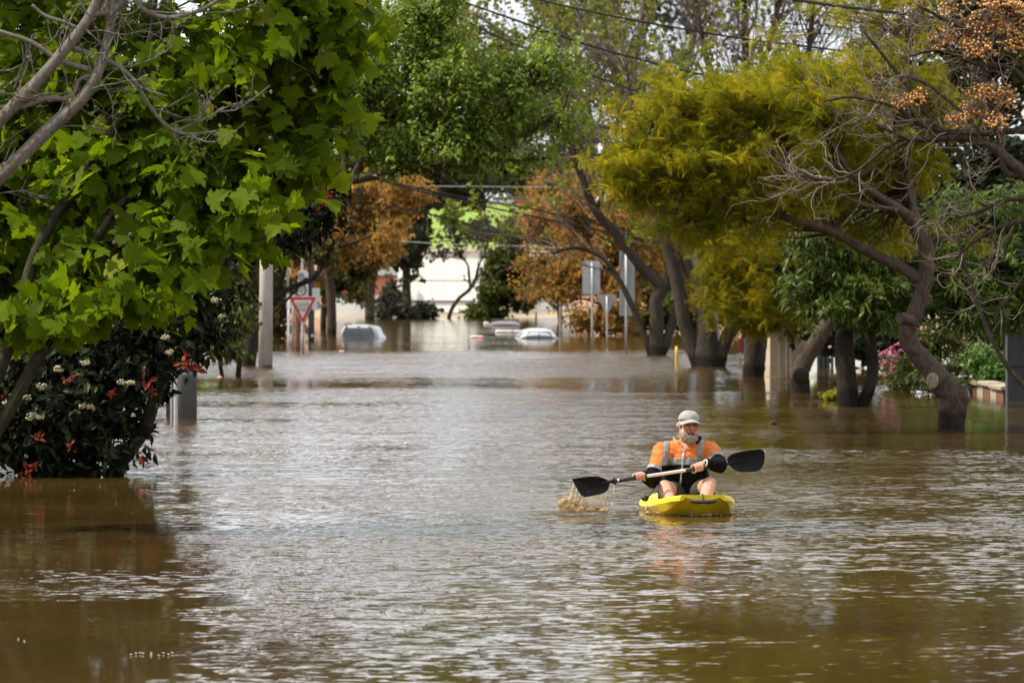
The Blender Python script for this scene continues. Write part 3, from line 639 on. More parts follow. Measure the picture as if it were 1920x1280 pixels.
b=MB(); ball(b,at(1501,702,107.78),(.17,.06,.19),14,8,R=np.array(Matrix.Rotation(.5,3,'X'))); b.build('hollow',M['hollow'],lt)
tree('pollard_tree','thick upright trunk with yellow green hanging foliage behind the kayaker','tree',at(1414,706,128),M['bark_street'],M['leaf_jacaranda_deep'],
 [[(1413,725,21),(1413,700,20.5),(1415,665,21),(1418,620,22),(1421,590,24),(1432,560,17),(1455,510,13),(1480,440,10),(1490,360,7)],[(1415,600,17),(1402,575,14),(1394,540,11),(1380,490,9),(1370,430,7)],[(1405,618,7),(1396,622,8),(1390,624,7)]],128,
 [(1400,500,75,50,126,1),(1440,560,65,48,125.5,.9,1.3),(1375,475,50,45,126,.8),(1465,490,60,55,126.5,1),(1485,550,40,45,126,.7),(1360,540,25,40,125.5,.5),(1460,605,45,18,125.5,.5),(1440,430,80,40,127,1)],560,dict(SP_JAC,size=.33,m=15,L=.9),inner=6,branch_r=.03)
ST='bare street trees with new spring shoots on the right'
def bare(name,label,base,limbs,D,bark,n1,n2,n3,L1,L2,L3,leafmat=None,nl=0,ls=.2,r1=.02,up=.12,twig=None,lsp=None,group=None,bend=.3):
    root=empty(name,base,label,'tree',group); m=MB(); par=[]
    for lb in limbs:
        P,R=limb_pts(lb,D,30); tubes(m,P,R,11,cap=True,lump=.06); par.append(P[8:])
    m.build('trunk',bark,root); m=MB(); ml=MB()
    C,R=grow(par,n1,L1,r1,.75,7,bend,up,.3); tubes(m,C,R,4)
    C2,R2=grow([C],n2,L2,r1*.5,.7,6,bend,up); tubes(m,C2,R2,3)
    C3,R3=grow([C2],n3,L3,r1*.3,.7,5,bend*1.1,up); tubes(m,C3,R3,3)
    m.build('branches',twig or bark,root)
    if nl:
        k=rng.choice(len(C3),nl); d=nrm(C3[k,-1]-C3[k,1]); leaves_on(ml,C3[k,1],d,np.full(nl,L3*.9),5,lsp or TUFT,ls,jit=.6,droop=.1); ml.build('crown',leafmat,root)
    return root
bare('street_tree','three stemmed street tree spreading in a V behind the kayaker',at(1328,688,144.5),
 [[(1330,705,30),(1325,675,27),(1325,635,21),(1322,590,17),(1312,550,12),(1296,515,11),(1283,477,10),(1276,440,9),(1262,360,8),(1240,260,6),(1225,130,4)],[(1320,700,18),(1304,665,14),(1283,605,13),(1277,565,13),(1265,513,12),(1252,458,10),(1236,400,8),(1215,320,6),(1190,220,4),(1170,100,3)],
  [(1340,700,20),(1352,660,13),(1368,623,13),(1392,589,12.5),(1420,540,10),(1460,440,8),(1500,330,6),(1540,200,4)],[(1322,590,9),(1322,540,7),(1321,470,6.5),(1325,400,6),(1345,280,5),(1360,150,4)],[(1326,620,10),(1333,540,9),(1336,480,9),(1370,380,7),(1410,250,5),(1430,80,3)]],144.5,M['bark_street'],90,420,1500,2.2,1.2,.7,M['leaf_spring'],330,.16,.022,.25,M['twig_brown'],group=ST)
bare('street_tree','forked street tree with a long limb slanting left beyond the V shaped tree',at(1232,666,170),
 [[(1231,680,17),(1231,650,15),(1231,600,13),(1231,560,12.5),(1240,538,12),(1197,495,9.5),(1155,437,9),(1118,397,8),(1094,340,7),(1070,270,6),(1050,180,4),(1040,60,3)],[(1224,670,9),(1214,645,6),(1188,580,6),(1161,525,5),(1130,483,4.5),(1082,464,4),(1036,474,3)],[(1238,672,9),(1249,641,9),(1268,583,8.5),(1275,540,8),(1280,460,6),(1300,350,5),(1310,200,3)],[(1231,560,9),(1250,530,9),(1256,470,7),(1235,380,5),(1190,250,4),(1150,120,3)],[(1118,397,4),(1150,300,4),(1160,180,3)]],170,M['bark_street'],100,460,1700,2.6,1.4,.8,M['leaf_spring'],280,.2,.022,.25,M['twig_brown'],group=ST)
bare('street_tree','tall bare purple brown street tree rising above the yellow jacaranda',at(1420,668,162),
 [[(1430,690,14),(1425,600,13),(1420,480,12),(1410,330,10),(1400,180,8),(1395,0,6),(1380,-200,4)],[(1420,480,9),(1470,320,8),(1510,150,6),(1530,-60,4)],[(1410,330,7),(1350,200,6),(1310,40,5),(1290,-120,3)],[(1400,180,5),(1450,60,5),(1470,-100,3)],[(1470,320,6),(1560,200,5),(1640,60,4),(1680,-80,3)]],162,M['bark_street'],130,700,3200,2.8,1.5,.9,M['leaf_olive'],520,.16,.028,.3,M['twig_brown'],group=ST)

# ---- right foreground: bare melia with orange berries, rooted outside the frame
Dm=48
me_l=[[(2250,990,24),(2140,800,20),(2040,560,17),(1965,380,14),(1925,330,13),(1890,300,11),(1858,274,9),(1800,257,7.5),(1740,263,6),(1690,256,4.5),(1640,232,3)],[(2140,800,17),(2080,480,14),(2030,330,12),(1985,252,8),(1920,245,6.5),(1840,250,6.5),(1765,246,5.5),(1712,226,5),(1682,202,4),(1600,182,3),(1545,190,2)],[(2080,480,12),(2050,250,11),(2010,130,10),(1950,60,9),(1890,20,8),(1850,-30,7),(1830,-120,5)],[(1925,330,7),(1885,320,6.5),(1872,250,6),(1850,170,5),(1840,90,4)],[(1700,258,3.5),(1660,278,3.2),(1605,322,3.2),(1558,337,3),(1500,330,2)],[(1710,262,3.2),(1665,290,3),(1622,325,2.8),(1560,338,2.4),(1490,322,1.5)],
 [(2040,560,9),(1990,440,7),(1930,415,5.5),(1880,425,4.5),(1830,450,3.5),(1785,490,2.5)],[(1990,440,6),(1950,380,5),(1890,375,4),(1840,395,3),(1790,410,2)],[(1985,252,6),(1940,180,5),(1900,130,4.5),(1830,120,4),(1760,95,3),(1690,110,2)],[(1760,246,4),(1700,160,3.6),(1660,110,3),(1620,60,2.4)],[(2010,130,6),(1950,100,5),(1880,72,4.5),(1800,50,3.5),(1720,10,3)],[(1840,250,4),(1780,190,3.5),(1720,150,3),(1640,140,2)],[(1950,420,5),(1930,500,4),(1890,560,3),(1862,590,2)],
 [(2040,900,6),(1980,790,6),(1932,735,5.5),(1893,692,5),(1862,640,4.5),(1834,575,4.2),(1815,515,4),(1800,470,3.5),(1795,440,3)]]
mel=empty('melia_tree',at(2250,992,Dm),'bare melia tree with drooping twigs and orange berry bunches in the upper right','tree')
m=MB(); par=[]
for lb in me_l:
    P,R=limb_pts(lb,Dm,40); tubes(m,P,R,9,cap=True,lump=.05); par.append(P[6:] if lb[0][0]>2000 else P)
m.build('trunk',M['bark_brown'],mel)
m=MB(); C,R=grow(par[:-1],150,.55,.007,.85,9,.5,.05,.35,.1); tubes(m,C,R,5)
C2,R2=grow([C],480,.30,.0036,.85,7,.55,.05,.2,.15); tubes(m,C2,R2,4)
C3,R3=grow([C2],800,.16,.0022,.9,5,.6,.05,.3,.2); tubes(m,C3,R3,3); m.build('branches',M['twig_tan'],mel)
for px,py,rx,ry,n in [(1800,62,45,30,80),(1850,45,45,35,110),(1893,28,35,35,90),(1832,92,40,22,70),(1905,75,35,28,70),(1762,78,22,18,26),(1690,190,34,16,34),(1722,180,18,18,26),(1850,172,40,20,60),(1888,182,26,22,46),(1826,208,40,22,60),(1790,225,26,18,34),(1868,225,30,18,40),(1780,18,30,16,30),(1405,482,16,12,14),(1870,5,60,14,60)]:
    b=MB(); cl=[(px,py,rx,ry,Dm+rng.normal(0,.1),.14)] if px>1500 else [(px,py,rx,ry,Dm,.08)]
    if px<1500: continue
    P,_,_,_=clump_pts(cl,int(n*1.7),.45)
    for p in P: ball(b,p,.0115*(.8+.35*rng.random()),7,5)
    q=np.argmin(np.abs(C2[:,3,0]-P[:,0].mean())+np.abs(C2[:,3,2]-P[:,2].mean()))
    o=P-np.array([0,0,0]); hub=at(px,py-ry*.6,Dm)
    for p in P: tubes(b,catmull([hub,(hub+p)/2+np.array([0,0,.03]),p],4),np.full(4,.0018),3,mat=1)
    b.build('berry_bunch',[M['berry'],M['twig_tan']],mel)

# ---- smaller plants by the right bank
tree('hedge','dense dark hedge along the flooded right bank','hedge',at(1790,735,109),M['bark_dark'],M['leaf_hedge'],[[(1760,745,8),(1760,650,5)],[(1850,745,8),(1850,640,5)],[(1760,741,6),(1805,738,6),(1850,741,6)]],109,
 [(1760,640,90,50,109,.9),(1850,640,80,60,109.5,.9),(1715,690,50,38,108.5,.7),(1800,695,80,40,108.5,.8),(1880,690,60,50,108.5,.7),(1740,722,70,18,107.5,.5,1.5),(1850,722,60,15,107.5,.4,1.5),(1690,718,30,14,109,.4,1.4),(1950,650,80,90,109,1)],1800,SP_HEDGE)
tree('shrub','light leaved shrub in front of the dark hedge','shrub',at(1855,730,106.5),M['bark_dark'],M['leaf_light'],[[(1855,735,4),(1855,690,3)]],106.5,[(1850,690,42,32,106.5,.5),(1830,665,22,20,106.5,.3),(1870,705,35,22,106.3,.4)],190,dict(SP_HEDGE,size=.11))
pk,_=tree('flowering_bush','pink flowering bush at the foot of the dark hedge','bush',at(1670,720,113),M['bark_dark'],M['leaf_mid'],[[(1670,728,4),(1668,690,3)]],113,[(1668,690,28,32,113,.4),(1690,700,30,25,112.5,.4)],170,SP_HEDGE)
for px,py in [(1653,664),(1661,660),(1668,668),(1677,660),(1684,668),(1658,684),(1676,676),(1677,683),(1672,692),(1675,688),(1670,688),(1659,703),(1685,646),(1672,654),(1690,657),(1658,679)]:
    b=MB(); c=at(px,py,112)
    for q in range(6): ball(b,c+rng.normal(0,.022,3),(.03,.03,.022),6,4)
    b.build('flower',M['pink'],pk)
tree('shrub','small green tuft growing at the water beside the twin stemmed evergreen','shrub',at(1562,752,100),M['bark_dark'],M['leaf_jacaranda'],[[(1562,758,2),(1562,745,1.5)]],100,[(1562,747,14,8,100,.15)],36,dict(SP_HEDGE,size=.09,L=.2))
for px0,D,pts,lab in [(1590,98,[(1572,765,1.6),(1580,778,1.6),(1588,795,1.4),(1590,802,1)],'thin curved twig sticking out of the water below the twin stemmed evergreen'),(1620,97,[(1592,795,1),(1600,783,1.2),(1612,775,1.2),(1622,770,1)],'thin pale twig arching from the water right of the curved twig')]:
    P,R=limb_pts([(a,b_-28,c) for a,b_,c in pts],D,12); P[:,2]+=0
    m=MB(); tubes(m,P-np.array([0,0,P[:,2].min()+.02]),R,5,cap=True); tag(m.build('twig',M['bark_brown'],None,P[-1]*np.array([1,1,0])),lab,'twig')

# ---- left: young tree, dark trunk and orange crowns further down the street
tree('young_tree','small green leaved sapling with two thin leaning stems behind the grey pillar','tree',at(430,706,128),M['bark_brown'],M['leaf_mid'],[[(418,712,4),(413,685,3.6),(407,650,3),(390,600,2.5)],[(446,712,5.5),(449,680,5),(452,640,4),(470,580,3)]],128,[(395,620,65,50,128,.9),(437,595,36,45,128,.7),(360,600,60,70,129,.9),(435,655,34,20,127.5,.5)],430,dict(SP_PEAR,size=.16,L=.6,m=9,dir=(0,0,.2)),inner=5)
tree('street_tree','dark trunked street tree beside the concrete pole with a limb arching over the signs','tree',at(468,686,147),M['bark_dark'],M['leaf_olive'],[[(463,705,17),(465,670,16),(474,620,14),(486,590,11),(505,566,6.5),(542,541,5),(589,520,5),(611,487,4.5),(636,464,3.5),(670,452,2.5),(700,440,1.5)],[(474,620,12),(468,540,10),(460,440,8),(450,330,6)],[(505,566,5),(530,520,4),(540,470,3)],[(500,600,3),(540,560,2.5),(575,520,2)]],147,
 [(470,440,60,60,147,1),(540,455,40,25,146,.7,.5),(600,470,35,30,147,.7,.5),(430,520,40,50,147,.9)],170,far_spec(.2,.8,7),group='street trees on the left')
OG='orange leaved trees'
tree('autumn_tree','orange brown tree left of the white warehouse, overhanging the sunken white wagon','tree',at(622,628,246),M['bark_brown'],M['leaf_orange'],[[(622,640,9.5),(622,600,9),(620,550,9),(616,500,8),(640,440,6),(680,390,4)],[(618,520,5),(580,460,4),(560,400,3)],[(640,440,4),(700,430,3.5),(740,400,3)]],246,
 [(640,430,50,50,246,2),(700,400,60,40,246,2),(740,370,60,35,245,2),(680,360,50,30,246,2),(620,380,50,40,246,2),(740,410,30,40,245,1.2),(710,455,40,30,244,1.2,.7),(580,440,50,50,247,2),(640,480,30,30,246,1.2,.5),(560,520,30,60,248,1.5,.6)],1500,far_spec(.15,1.0,10,out=.9,wide=.8),inner=6,branch_r=.05,group=OG)
tree('street_tree','green street tree with low foliage behind the speed sign','tree',at(608,618,278),M['bark_dark'],M['leaf_olive'],[[(606,628,6),(608,580,6),(620,520,5),(650,470,4)],[(608,580,4),(640,540,3)]],278,[(650,500,45,40,278,2),(690,470,45,28,277,1.5),(620,540,25,35,278,1.5),(670,540,20,25,277,1,.6),(700,445,30,25,276,1)],800,far_spec(.18,1.0,9),inner=5,branch_r=.05,group='street trees on the left')
FG='bare trunked trees by the brick house'
for lab,px,yb,lim,cl in [('dark slim trunk standing in front of the brick house',659,591,[(656,602,8.5),(659,570,8.5),(663,540,8),(670,500,7),(680,450,5)],[(680,480,25,30,366,3)]),('paler stout trunk at the right end of the brick house',695,600,[(694,608,9),(693,570,9),(694,540,9.5),(698,500,8.5),(705,450,6)],[(710,450,45,40,364,3),(700,500,25,20,363,2,.5)])]:
    tree('street_tree',lab,'tree',at(px,yb,dw(yb)),M['bark_brown'],M['leaf_orange'],[lim],dw(yb),[(a,b_,c,d,dw(yb),f*.7) for a,b_,c,d,e,f in [x[:6] for x in cl]],160,far_spec(.4,1.6,8),inner=4,branch_r=.06,group=FG)

# ---- right: orange trees in the distance
tree('autumn_tree','broad orange brown tree behind the blank sign boards, right of the street','tree',at(1130,628,243),M['bark_brown'],M['leaf_orange'],[[(1132,640,7),(1130,590,6.5),(1125,530,6),(1110,450,5),(1090,360,4)],[(1125,530,4),(1160,470,4),(1190,400,3)],[(1130,560,4),(1070,510,3.5),(1020,490,3)]],243,
 [(1090,480,70,60,243,2.5),(1130,420,70,60,243,2.5),(1150,560,50,55,242,2,1.1),(1110,600,45,25,242,1.5,1),(1060,540,50,35,243,2),(1190,480,60,60,244,2),(1190,390,50,60,244,2),(1070,400,50,50,244,2),(1010,500,35,30,243,1.5,.7),(1160,610,45,18,242,1.2),(1240,440,50,60,245,2,.6),(1280,560,25,40,245,1.2,.6)],2500,far_spec(.15,1.0,10,out=.9,wide=.8),inner=6,branch_r=.05,group=OG)
tree('autumn_tree','far orange brown tree standing right of the white warehouse','tree',at(1050,603,345),M['bark_brown'],M['leaf_orange'],[[(1052,612,5),(1050,590,5),(1045,550,4.5),(1040,500,4),(1030,400,3)],[(1047,580,3),(1020,560,2.5)]],345,
 [(1020,370,35,45,345,3),(1040,440,50,50,345,3),(1000,430,35,30,345,2,.8),(1060,520,50,40,344,2.5),(1010,540,40,18,344,2,.8),(1085,350,40,40,346,2.5)],1500,far_spec(.21,1.3,10,out=.9,wide=.8),inner=5,branch_r=.07,group=OG)

# ---- middle distance around the warehouse
tree('bushy_tree','dark green bushy tree at the right corner of the white warehouse','tree',at(915,597,382),M['bark_dark'],M['leaf_hedge'],[[(915,603,8),(918,560,7),(930,500,6),(945,450,4)]],382,[(915,582,34,16,382,2),(935,545,28,32,382,2.5),(950,495,36,38,382,3),(962,450,34,30,383,3),(985,520,26,35,383,2),(980,555,26,25,383,2,.6),(893,592,18,7,381,1)],1500,far_spec(.28,1.2,9),inner=5,branch_r=.07)
bare('bare_tree','small leafless tree leaning in front of the white warehouse wall',at(841,597,386),[[(840,603,4),(846,582,3.8),(860,560,3.6),(880,543,3.4),(892,522,3),(897,500,2.4),(905,480,1.6)],[(882,540,2.6),(879,515,2.4),(876,495,2),(860,478,1.5),(845,474,1)],[(892,522,2),(905,512,1.6),(915,505,1.2)]],386,M['bark_dark'],30,90,150,1.3,.8,.5,M['leaf_gum'],60,.3,.03,.1)
tree('shrub','low green shrub in the water below the white warehouse','shrub',at(787,598,384),M['bark_dark'],M['leaf_dark'],[[(787,600,3),(787,588,2)]],384,[(795,588,22,10,384,1.5),(772,593,14,6,384,1)],130,far_spec(.32,.9,8))
tree('fallen_tree','tangled grey green fallen tree lying against the left end of the warehouse','tree',at(735,598,380),M['bark_pale'],M['leaf_gum'],[[(760,598,2.4),(745,575,2.2),(728,552,2),(712,538,1.6)],[(735,598,2),(725,560,1.6),(722,535,1.2)]],380,[(728,562,18,22,380,2),(752,582,20,13,380,2),(718,587,16,10,380,1.5),(735,540,10,10,380,1,.5)],260,far_spec(.3,1.1,6,spread=.9))
tree('conifer_tree','tall dark conifer with hanging limbs left of the white warehouse','tree',at(770,578,420),M['bark_dark'],M['leaf_dark'],[[(765,585,8),(762,520,8),(768,440,7),(775,350,6),(780,250,4)],[(766,480,4),(720,470,3),(700,480,2)]],420,[(775,380,30,40,420,4),(772,440,28,38,420,4),(750,476,34,18,419,4),(785,492,16,10,418,2.5,.35),(778,518,7,7,418,1.5,.25),(738,492,24,8,418,3,.35),(790,340,40,40,422,4),(740,400,35,50,423,4),(715,440,26,34,422,3,.6)],1500,far_spec(.34,1.4,9,dir=(0,0,-.3),droop=.5),inner=6,branch_r=.08)
HT='trees on the grassy hill'
hill_tr=[('broad olive tree shading the crest of the green hill',850,395,560,[(850,335,70,40),(830,365,40,22),(880,360,40,25),(800,330,50,45)],'leaf_gum'),
 ('light green young tree on the open slope of the hill',850,448,520,[(850,410,22,24),(872,438,18,9)],'leaf_spring'),
 ('mauve brown shrub at the foot of the green hill',915,462,500,[(915,440,22,22),(935,445,20,18),(900,430,14,14)],'leaf_gum'),
 ('tall mid green tree beyond the parked cars on the hill',960,380,930,[(960,320,60,45),(1020,330,70,60),(900,300,60,50),(930,250,80,60)],'leaf_mid'),
 ('round dark tree standing on the slope below the hilltop cars',905,400,800,[(895,372,16,34),(870,310,50,50)],'leaf_dark'),
 ('dusky gum tree high behind the pear tree',720,400,600,[(700,50,45,35),(755,25,45,50),(665,10,40,40),(720,130,70,60),(740,220,80,70),(660,200,80,90)],'leaf_gum'),
 ('wide dark green tree filling the gap left of the hill',690,420,520,[(690,360,60,60),(650,300,80,70),(720,300,70,60),(590,330,80,90),(520,350,90,120)],'leaf_mid'),
 ('tall green tree right of the hilltop cars',1100,400,700,[(1080,330,70,60),(1140,300,80,70),(1050,250,70,60),(1180,380,70,70),(1120,420,80,60)],'leaf_olive'),
 ('dark tree mass far right beyond the bare trees',1300,420,640,[(1270,420,90,80),(1330,360,90,90),(1230,330,80,80),(1400,430,90,90)],'leaf_olive')]
for lab,px,yb,D,cl,lm in hill_tr:
    zb=np.interp(D,[452,462,520,600,700,800,900,1200],[.4,5.3,6.6,8.6,11,13.2,15.2,16.5])
    base=at(px,0,D); base[2]=zb-.3; yb2=YH-(zb-.5-H)*F/D
    top=min(c[1] for c in cl)
    cl2=[(a,b_,c,d,D+rng.normal(0,2),5*(D/600)) for a,b_,c,d in cl]
    nn_={'light green':110,'mauve brow':130,'broad oliv':420,'round dark':330}.get(lab[:10],420 if len(cl)<4 else 900)
    if lab.startswith('light green'): nn_=40
    tree('hill_tree',lab,'tree',base,M['bark_dark'],M[lm],[[(px,yb2,5),(px+3,yb2*.5+top*.5+20,4),(cl[0][0],top+20,2)],[(px+1,yb2*.7+top*.3,3),(cl[-1][0],cl[-1][1],1.5)]],D,cl2,nn_,far_spec(.45*D/560,1.9*D/560,9,tr=.03),inner=4,branch_r=.12,group=HT)

# ---- tall leafing trees that close the sky over the middle
TG='tall leafing trees above the wires'
tree('tall_tree','tall fresh green tree with pale branches behind the upper wires','tree',at(1345,640,212),M['bark_pale'],M['leaf_spring'],[[(1345,672,11),(1320,520,9),(1230,380,8),(1110,230,7),(1060,100,6),(1030,-20,4)],[(1230,380,6),(1180,250,5),(1190,120,5),(1210,-40,3)],[(1110,230,5),(1000,130,4),(940,60,4),(880,20,3)],[(1060,100,4),(1100,0,3)]],212,
 [(880,40,60,45,212,1.8,.8),(960,90,60,50,212,1.8,.6),(1030,60,60,60,213,2),(1080,150,60,60,212,2,.9),(1150,100,60,80,213,2,.9),(1020,10,60,40,213,2),(1110,30,60,40,212,2),(1180,190,50,60,213,2,.6),(900,120,50,40,212,1.6,.6),(1100,-60,100,40,213,2,.6),(1210,40,40,60,213,2,.6),(980,190,40,30,212,1.5,.4)],430,far_spec(.18,1.2,9),inner=9,branch_r=.035,group=TG)
tree('tall_tree','green tree crown above and behind the pear tree','tree',at(820,598,380),M['bark_brown'],M['leaf_spring'],[[(560,612,8),(640,450,8),(760,250,7),(840,130,5)],[(760,250,5),(880,150,4)]],330,[(860,110,50,60,330,3),(900,160,40,50,330,3),(840,30,40,30,330,3,.7),(930,120,20,30,330,2,.4),(790,60,40,40,330,3,.5)],330,far_spec(.28,1.6,9),inner=6,branch_r=.06,group=TG)
bare('tall_tree','tall twiggy purple grey tree behind the wires in the middle',at(1415,640,225),[[(1415,650,9),(1400,520,8),(1290,380,8),(1200,250,7),(1150,120,6),(1120,-20,4)],[(1290,380,7),(1265,250,6),(1290,120,6),(1330,-60,4)],[(1200,250,5),(1100,230,4),(1040,200,3)],[(1330,430,5),(1150,330,4),(1080,260,4)]],225,M['bark_grey'],110,600,2600,3.2,1.8,1.1,M['leaf_gum'],380,.26,.034,.2,M['twig_grey'],group=TG)

# ---- closing greenery on both sides
SG='trees closing the left side of the street'
tree('garden_tree','shaded green garden tree behind the plane tree on the left','tree',at(80,640,213),M['bark_dark'],M['leaf_mid'],[[(80,660,14),(90,480,12),(120,300,8)]],213,[(60,450,160,110,213,3),(220,380,140,130,213,3),(90,250,160,120,214,3),(330,450,110,110,212,3),(60,600,120,60,212,2.5),(240,550,120,70,212,2.5),(380,330,90,90,212,3),(280,220,120,110,214,3,.7),(60,40,160,120,215,3,.7),(230,-20,160,120,215,3,.6),(100,-170,200,110,216,3,.5),(-120,200,120,250,213,3,.6)],2300,far_spec(.26,1.2,9),inner=4,branch_r=.05,group=SG)  # topmost clumps added to keep the sky's reflection off the near left water
tree('garden_tree','darker garden tree behind the concrete pole','tree',at(450,634,230),M['bark_dark'],M['leaf_olive'],[[(452,645,9),(455,560,8),(470,420,6)]],230,[(450,540,60,60,230,2.5),(520,560,35,60,230,2,.8),(420,600,60,25,229,2,.8),(480,420,80,80,231,3),(400,440,90,90,231,3),(520,620,25,14,229,1.2,.7)],1100,far_spec(.24,1.2,9),inner=4,branch_r=.05,group=SG)
tree('garden_tree','shaded garden tree in the flood beyond the forked street trees','tree',at(1310,624,258),M['bark_dark'],M['leaf_mid'],[[(1310,635,7),(1312,580,6),(1320,500,5)]],258,[(1250,565,55,50,258,2.5),(1330,585,60,40,258,2.5),(1400,560,70,55,259,3),(1205,600,35,24,258,2),(1290,500,80,60,259,3),(1450,600,60,35,259,2.5),(1380,480,80,60,259,3)],1300,far_spec(.26,1.2,9),inner=4,branch_r=.05)
RG='dark evergreens closing the right side of the street'
for lab,px,yb,D,cl in [('dense dark evergreen behind the twin stemmed tree on the right',1700,720,118,[(1580,470,110,110),(1700,560,130,90),(1780,430,150,120),(1900,560,130,120),(1900,350,130,120),(1660,340,110,90),(1640,630,80,50)]),
  ('tall olive evergreen above the jacaranda on the right',1850,705,129,[(1850,200,150,140),(1700,100,150,110),(1950,60,150,150),(1750,-80,220,110),(2050,300,150,250),(1620,310,80,90)]),
  ('low dark evergreen between the leaning tree and the beige fence',1545,690,143,[(1545,520,70,70),(1560,600,60,45),(1500,560,45,50),(1610,640,50,40)])]:
    tree('evergreen_tree',lab,'tree',at(px,yb,D),M['bark_dark'],M['leaf_dark'] if 'olive' not in lab else M['leaf_olive'],[[(px,yb+14,12),(px-5,yb-120,10),(px+5,cl[0][1],7)]],D,[(a,b_,c,d,D+rng.normal(0,1),1.4) for a,b_,c,d in cl],1150 if 'low' not in lab else 500,far_spec(.2,.75,10,tr=.008),inner=5,branch_r=.03,group=RG)
# ================================================================== kayak
def kayak():
    bow=at(1318,960,49.12); bow[2]=0; a=math.radians(6); d=np.array([math.sin(a),-math.cos(a),0]); s=np.array([math.cos(a),math.sin(a),0])
    Lk=2.75; root=empty('kayak',bow-d*Lk/2,'yellow sit on top kayak carrying the man with the paddle','kayak')
    tt=np.linspace(0,1,46)
    W=np.interp(tt,[0,.04,.12,.3,.5,.7,.86,.95,.985,1],[.06,.12,.20,.31,.355,.365,.335,.28,.24,.20])
    ZR=np.interp(tt,[0,.2,.5,.75,.9,1],[.10,.085,.085,.115,.155,.185])
    ZB=np.interp(tt,[0,.06,.2,.8,.9,.96,1],[.06,-.04,-.09,-.09,-.045,.02,.10])
    well=np.interp(tt,[0,.22,.27,.84,.885,1],[0,0,1,1,0,0])
    rows=[]
    for t,w,zr,zb,k in zip(tt,W,ZR,ZB,well):
        zd=zr+.008-.085*k; b=np.clip((t-.80)/.15,0,1)   # facets of the blunt bow
        half=[(0,zb),(.2*w,zb+.012),(.42*w,zb+.02+.03*b),(.74*w,zb+.045+.02*b),(.90*w,zb+.45*(zr-zb)),(1.0*w,zr-.045),(.99*w,zr-.015),(.94*w,zr),(.84*w,zr+.004),(.72*w,zd+.012*k),(.62*w,zd),(.3*w,zd-.004),(0,zd-.002)]
        pr=half+[(-x,z) for x,z in half[1:-1]][::-1]
        P=[bow-d*Lk*(1-t)+s*x+np.array([0,0,z]) for x,z in pr]; rows.append(P)
    V=np.array(rows); n,k,_=V.shape; i=np.arange(n*k).reshape(n,k)
    m=MB(); Q=np.stack([i[:-1],np.roll(i[:-1],-1,1),np.roll(i[1:],-1,1),i[1:]],-1).reshape(-1,4)[:,::-1]
    m.add(V.reshape(-1,3),Q,smooth=True)
    for r,f in ((i[0],1),(i[-1],-1)):
        m.Fc.append(r[::f][None]); m.R.append(np.array([.5])); m.M.append(np.array([0])); m.S.append(np.array([True]))
    ky=simple('kayak_plastic',(.78,.58,.014),.36,var=.09,scale=11)
    hu=m.build('hull',ky,root); hu.data.set_sharp_from_angle(angle=math.radians(24))
    # recessed nose panel: flat facet under the rim, proud of the hull
    c=bow+d*.012+np.array([0,0,.137])
    m=MB(); capsule(m,[c-s*.105+d*.02,c-s*.05+d*.032+np.array([0,0,-.006]),c+s*.05+d*.032+np.array([0,0,-.006]),c+s*.105+d*.02],[.014,.018,.018,.014],10); hn=m.build('handle',M['rubber'],root)
    m=MB(); tubes(m,catmull([c+d*.03,c+d*.015+np.array([0,0,.04]),c-d*.06+np.array([0,0,.062])],8),np.full(8,.007),6,cap=True); m.build('handle_cord',M['rubber'],hn)
    m=MB(); ball(m,bow-d*.30+s*.23+np.array([0,0,.165]),(.035,.03,.016),10,6); m.build('deck_fitting',M['rubber'],root)
    # white decal on the flank
    m=MB()
    for k_,(u,hh) in enumerate([(0,.052),(.018,.052),(.036,.034)]):
        t=.62+u/Lk; w=np.interp(t,tt,W)
        q=[bow-d*Lk*(1-t)-s*(w+.004)+np.array([0,0,.02+.004*k_]),bow-d*Lk*(1-t-.005)-s*(w+.004)+np.array([0,0,.02+.004*k_]),bow-d*Lk*(1-t-.012)-s*(w*.99+.004)+np.array([0,0,.02+hh]),bow-d*Lk*(1-t-.007)-s*(w*.99+.004)+np.array([0,0,.02+hh])]
        prism(m,q,-s*.003)
    m.build('decal',M['white'],root)
    bk=MB(); cb=bow-d*1.62+np.array([0,0,.2]); box(bk,cb,.36,.06,.22,a,bev=.02); sbk=bk.build('seat_back',M['rubber'],root)
    for sg in (-1,1):
        b=MB(); p0=cb+s*sg*.18+np.array([0,0,.06]); p1=bow-d*1.2+s*sg*.35+np.array([0,0,.10]); tubes(b,catmull([p0,(p0+p1)/2+np.array([0,0,-.02]),p1],6),np.full(6,.009),6,cap=True)
        if sg<0:
            ball(b,p1+np.array([0,0,.02]),(.035,.05,.03),8,6)
        b.build('seat_strap',M['rubber'],sbk)
    return bow,d,s
kb,kd,ks=kayak()

# ================================================================== paddle
SL=(49.95-49.74)/(1310-1199.)
def sh(px,dy=0):                       # point on the shaft seen at px
    D=49.74+(px-1199)*SL; return at(px,902-(px-1150)*.1525+dy,D)
pd=empty('paddle',sh(1255),'double ended paddle with black blades and a white shaft held by the kayaker','paddle')
def rod(a,b,r,mat,name,n=2,cap=True,par=None):
    m=MB(); tubes(m,np.linspace(sh(a),sh(b),max(n,3)),np.full(max(n,3),r),12,cap=cap); return m.build(name,mat,par or pd)
plastic=simple('paddle_plastic',(.005,.005,.006),.5,var=.15,scale=8,spec=.2)
alu=simple('paddle_shaft_white',(.66,.63,.58),.35,var=.05)
shf=rod(1148,1356,.0145,alu,'shaft',6)
for a,b in [(1160,1212),(1285,1338)]: rod(a,b,.0185,M['rubber'],'grip',4,par=shf)
m=MB(); 
for q,r in ((1152.5,.032),(1155,.020)): tubes(m,np.linspace(sh(q-1.2),sh(q+1.2),3),np.full(3,r),14,cap=True)
m.build('drip_ring',M['rubber'],shf)
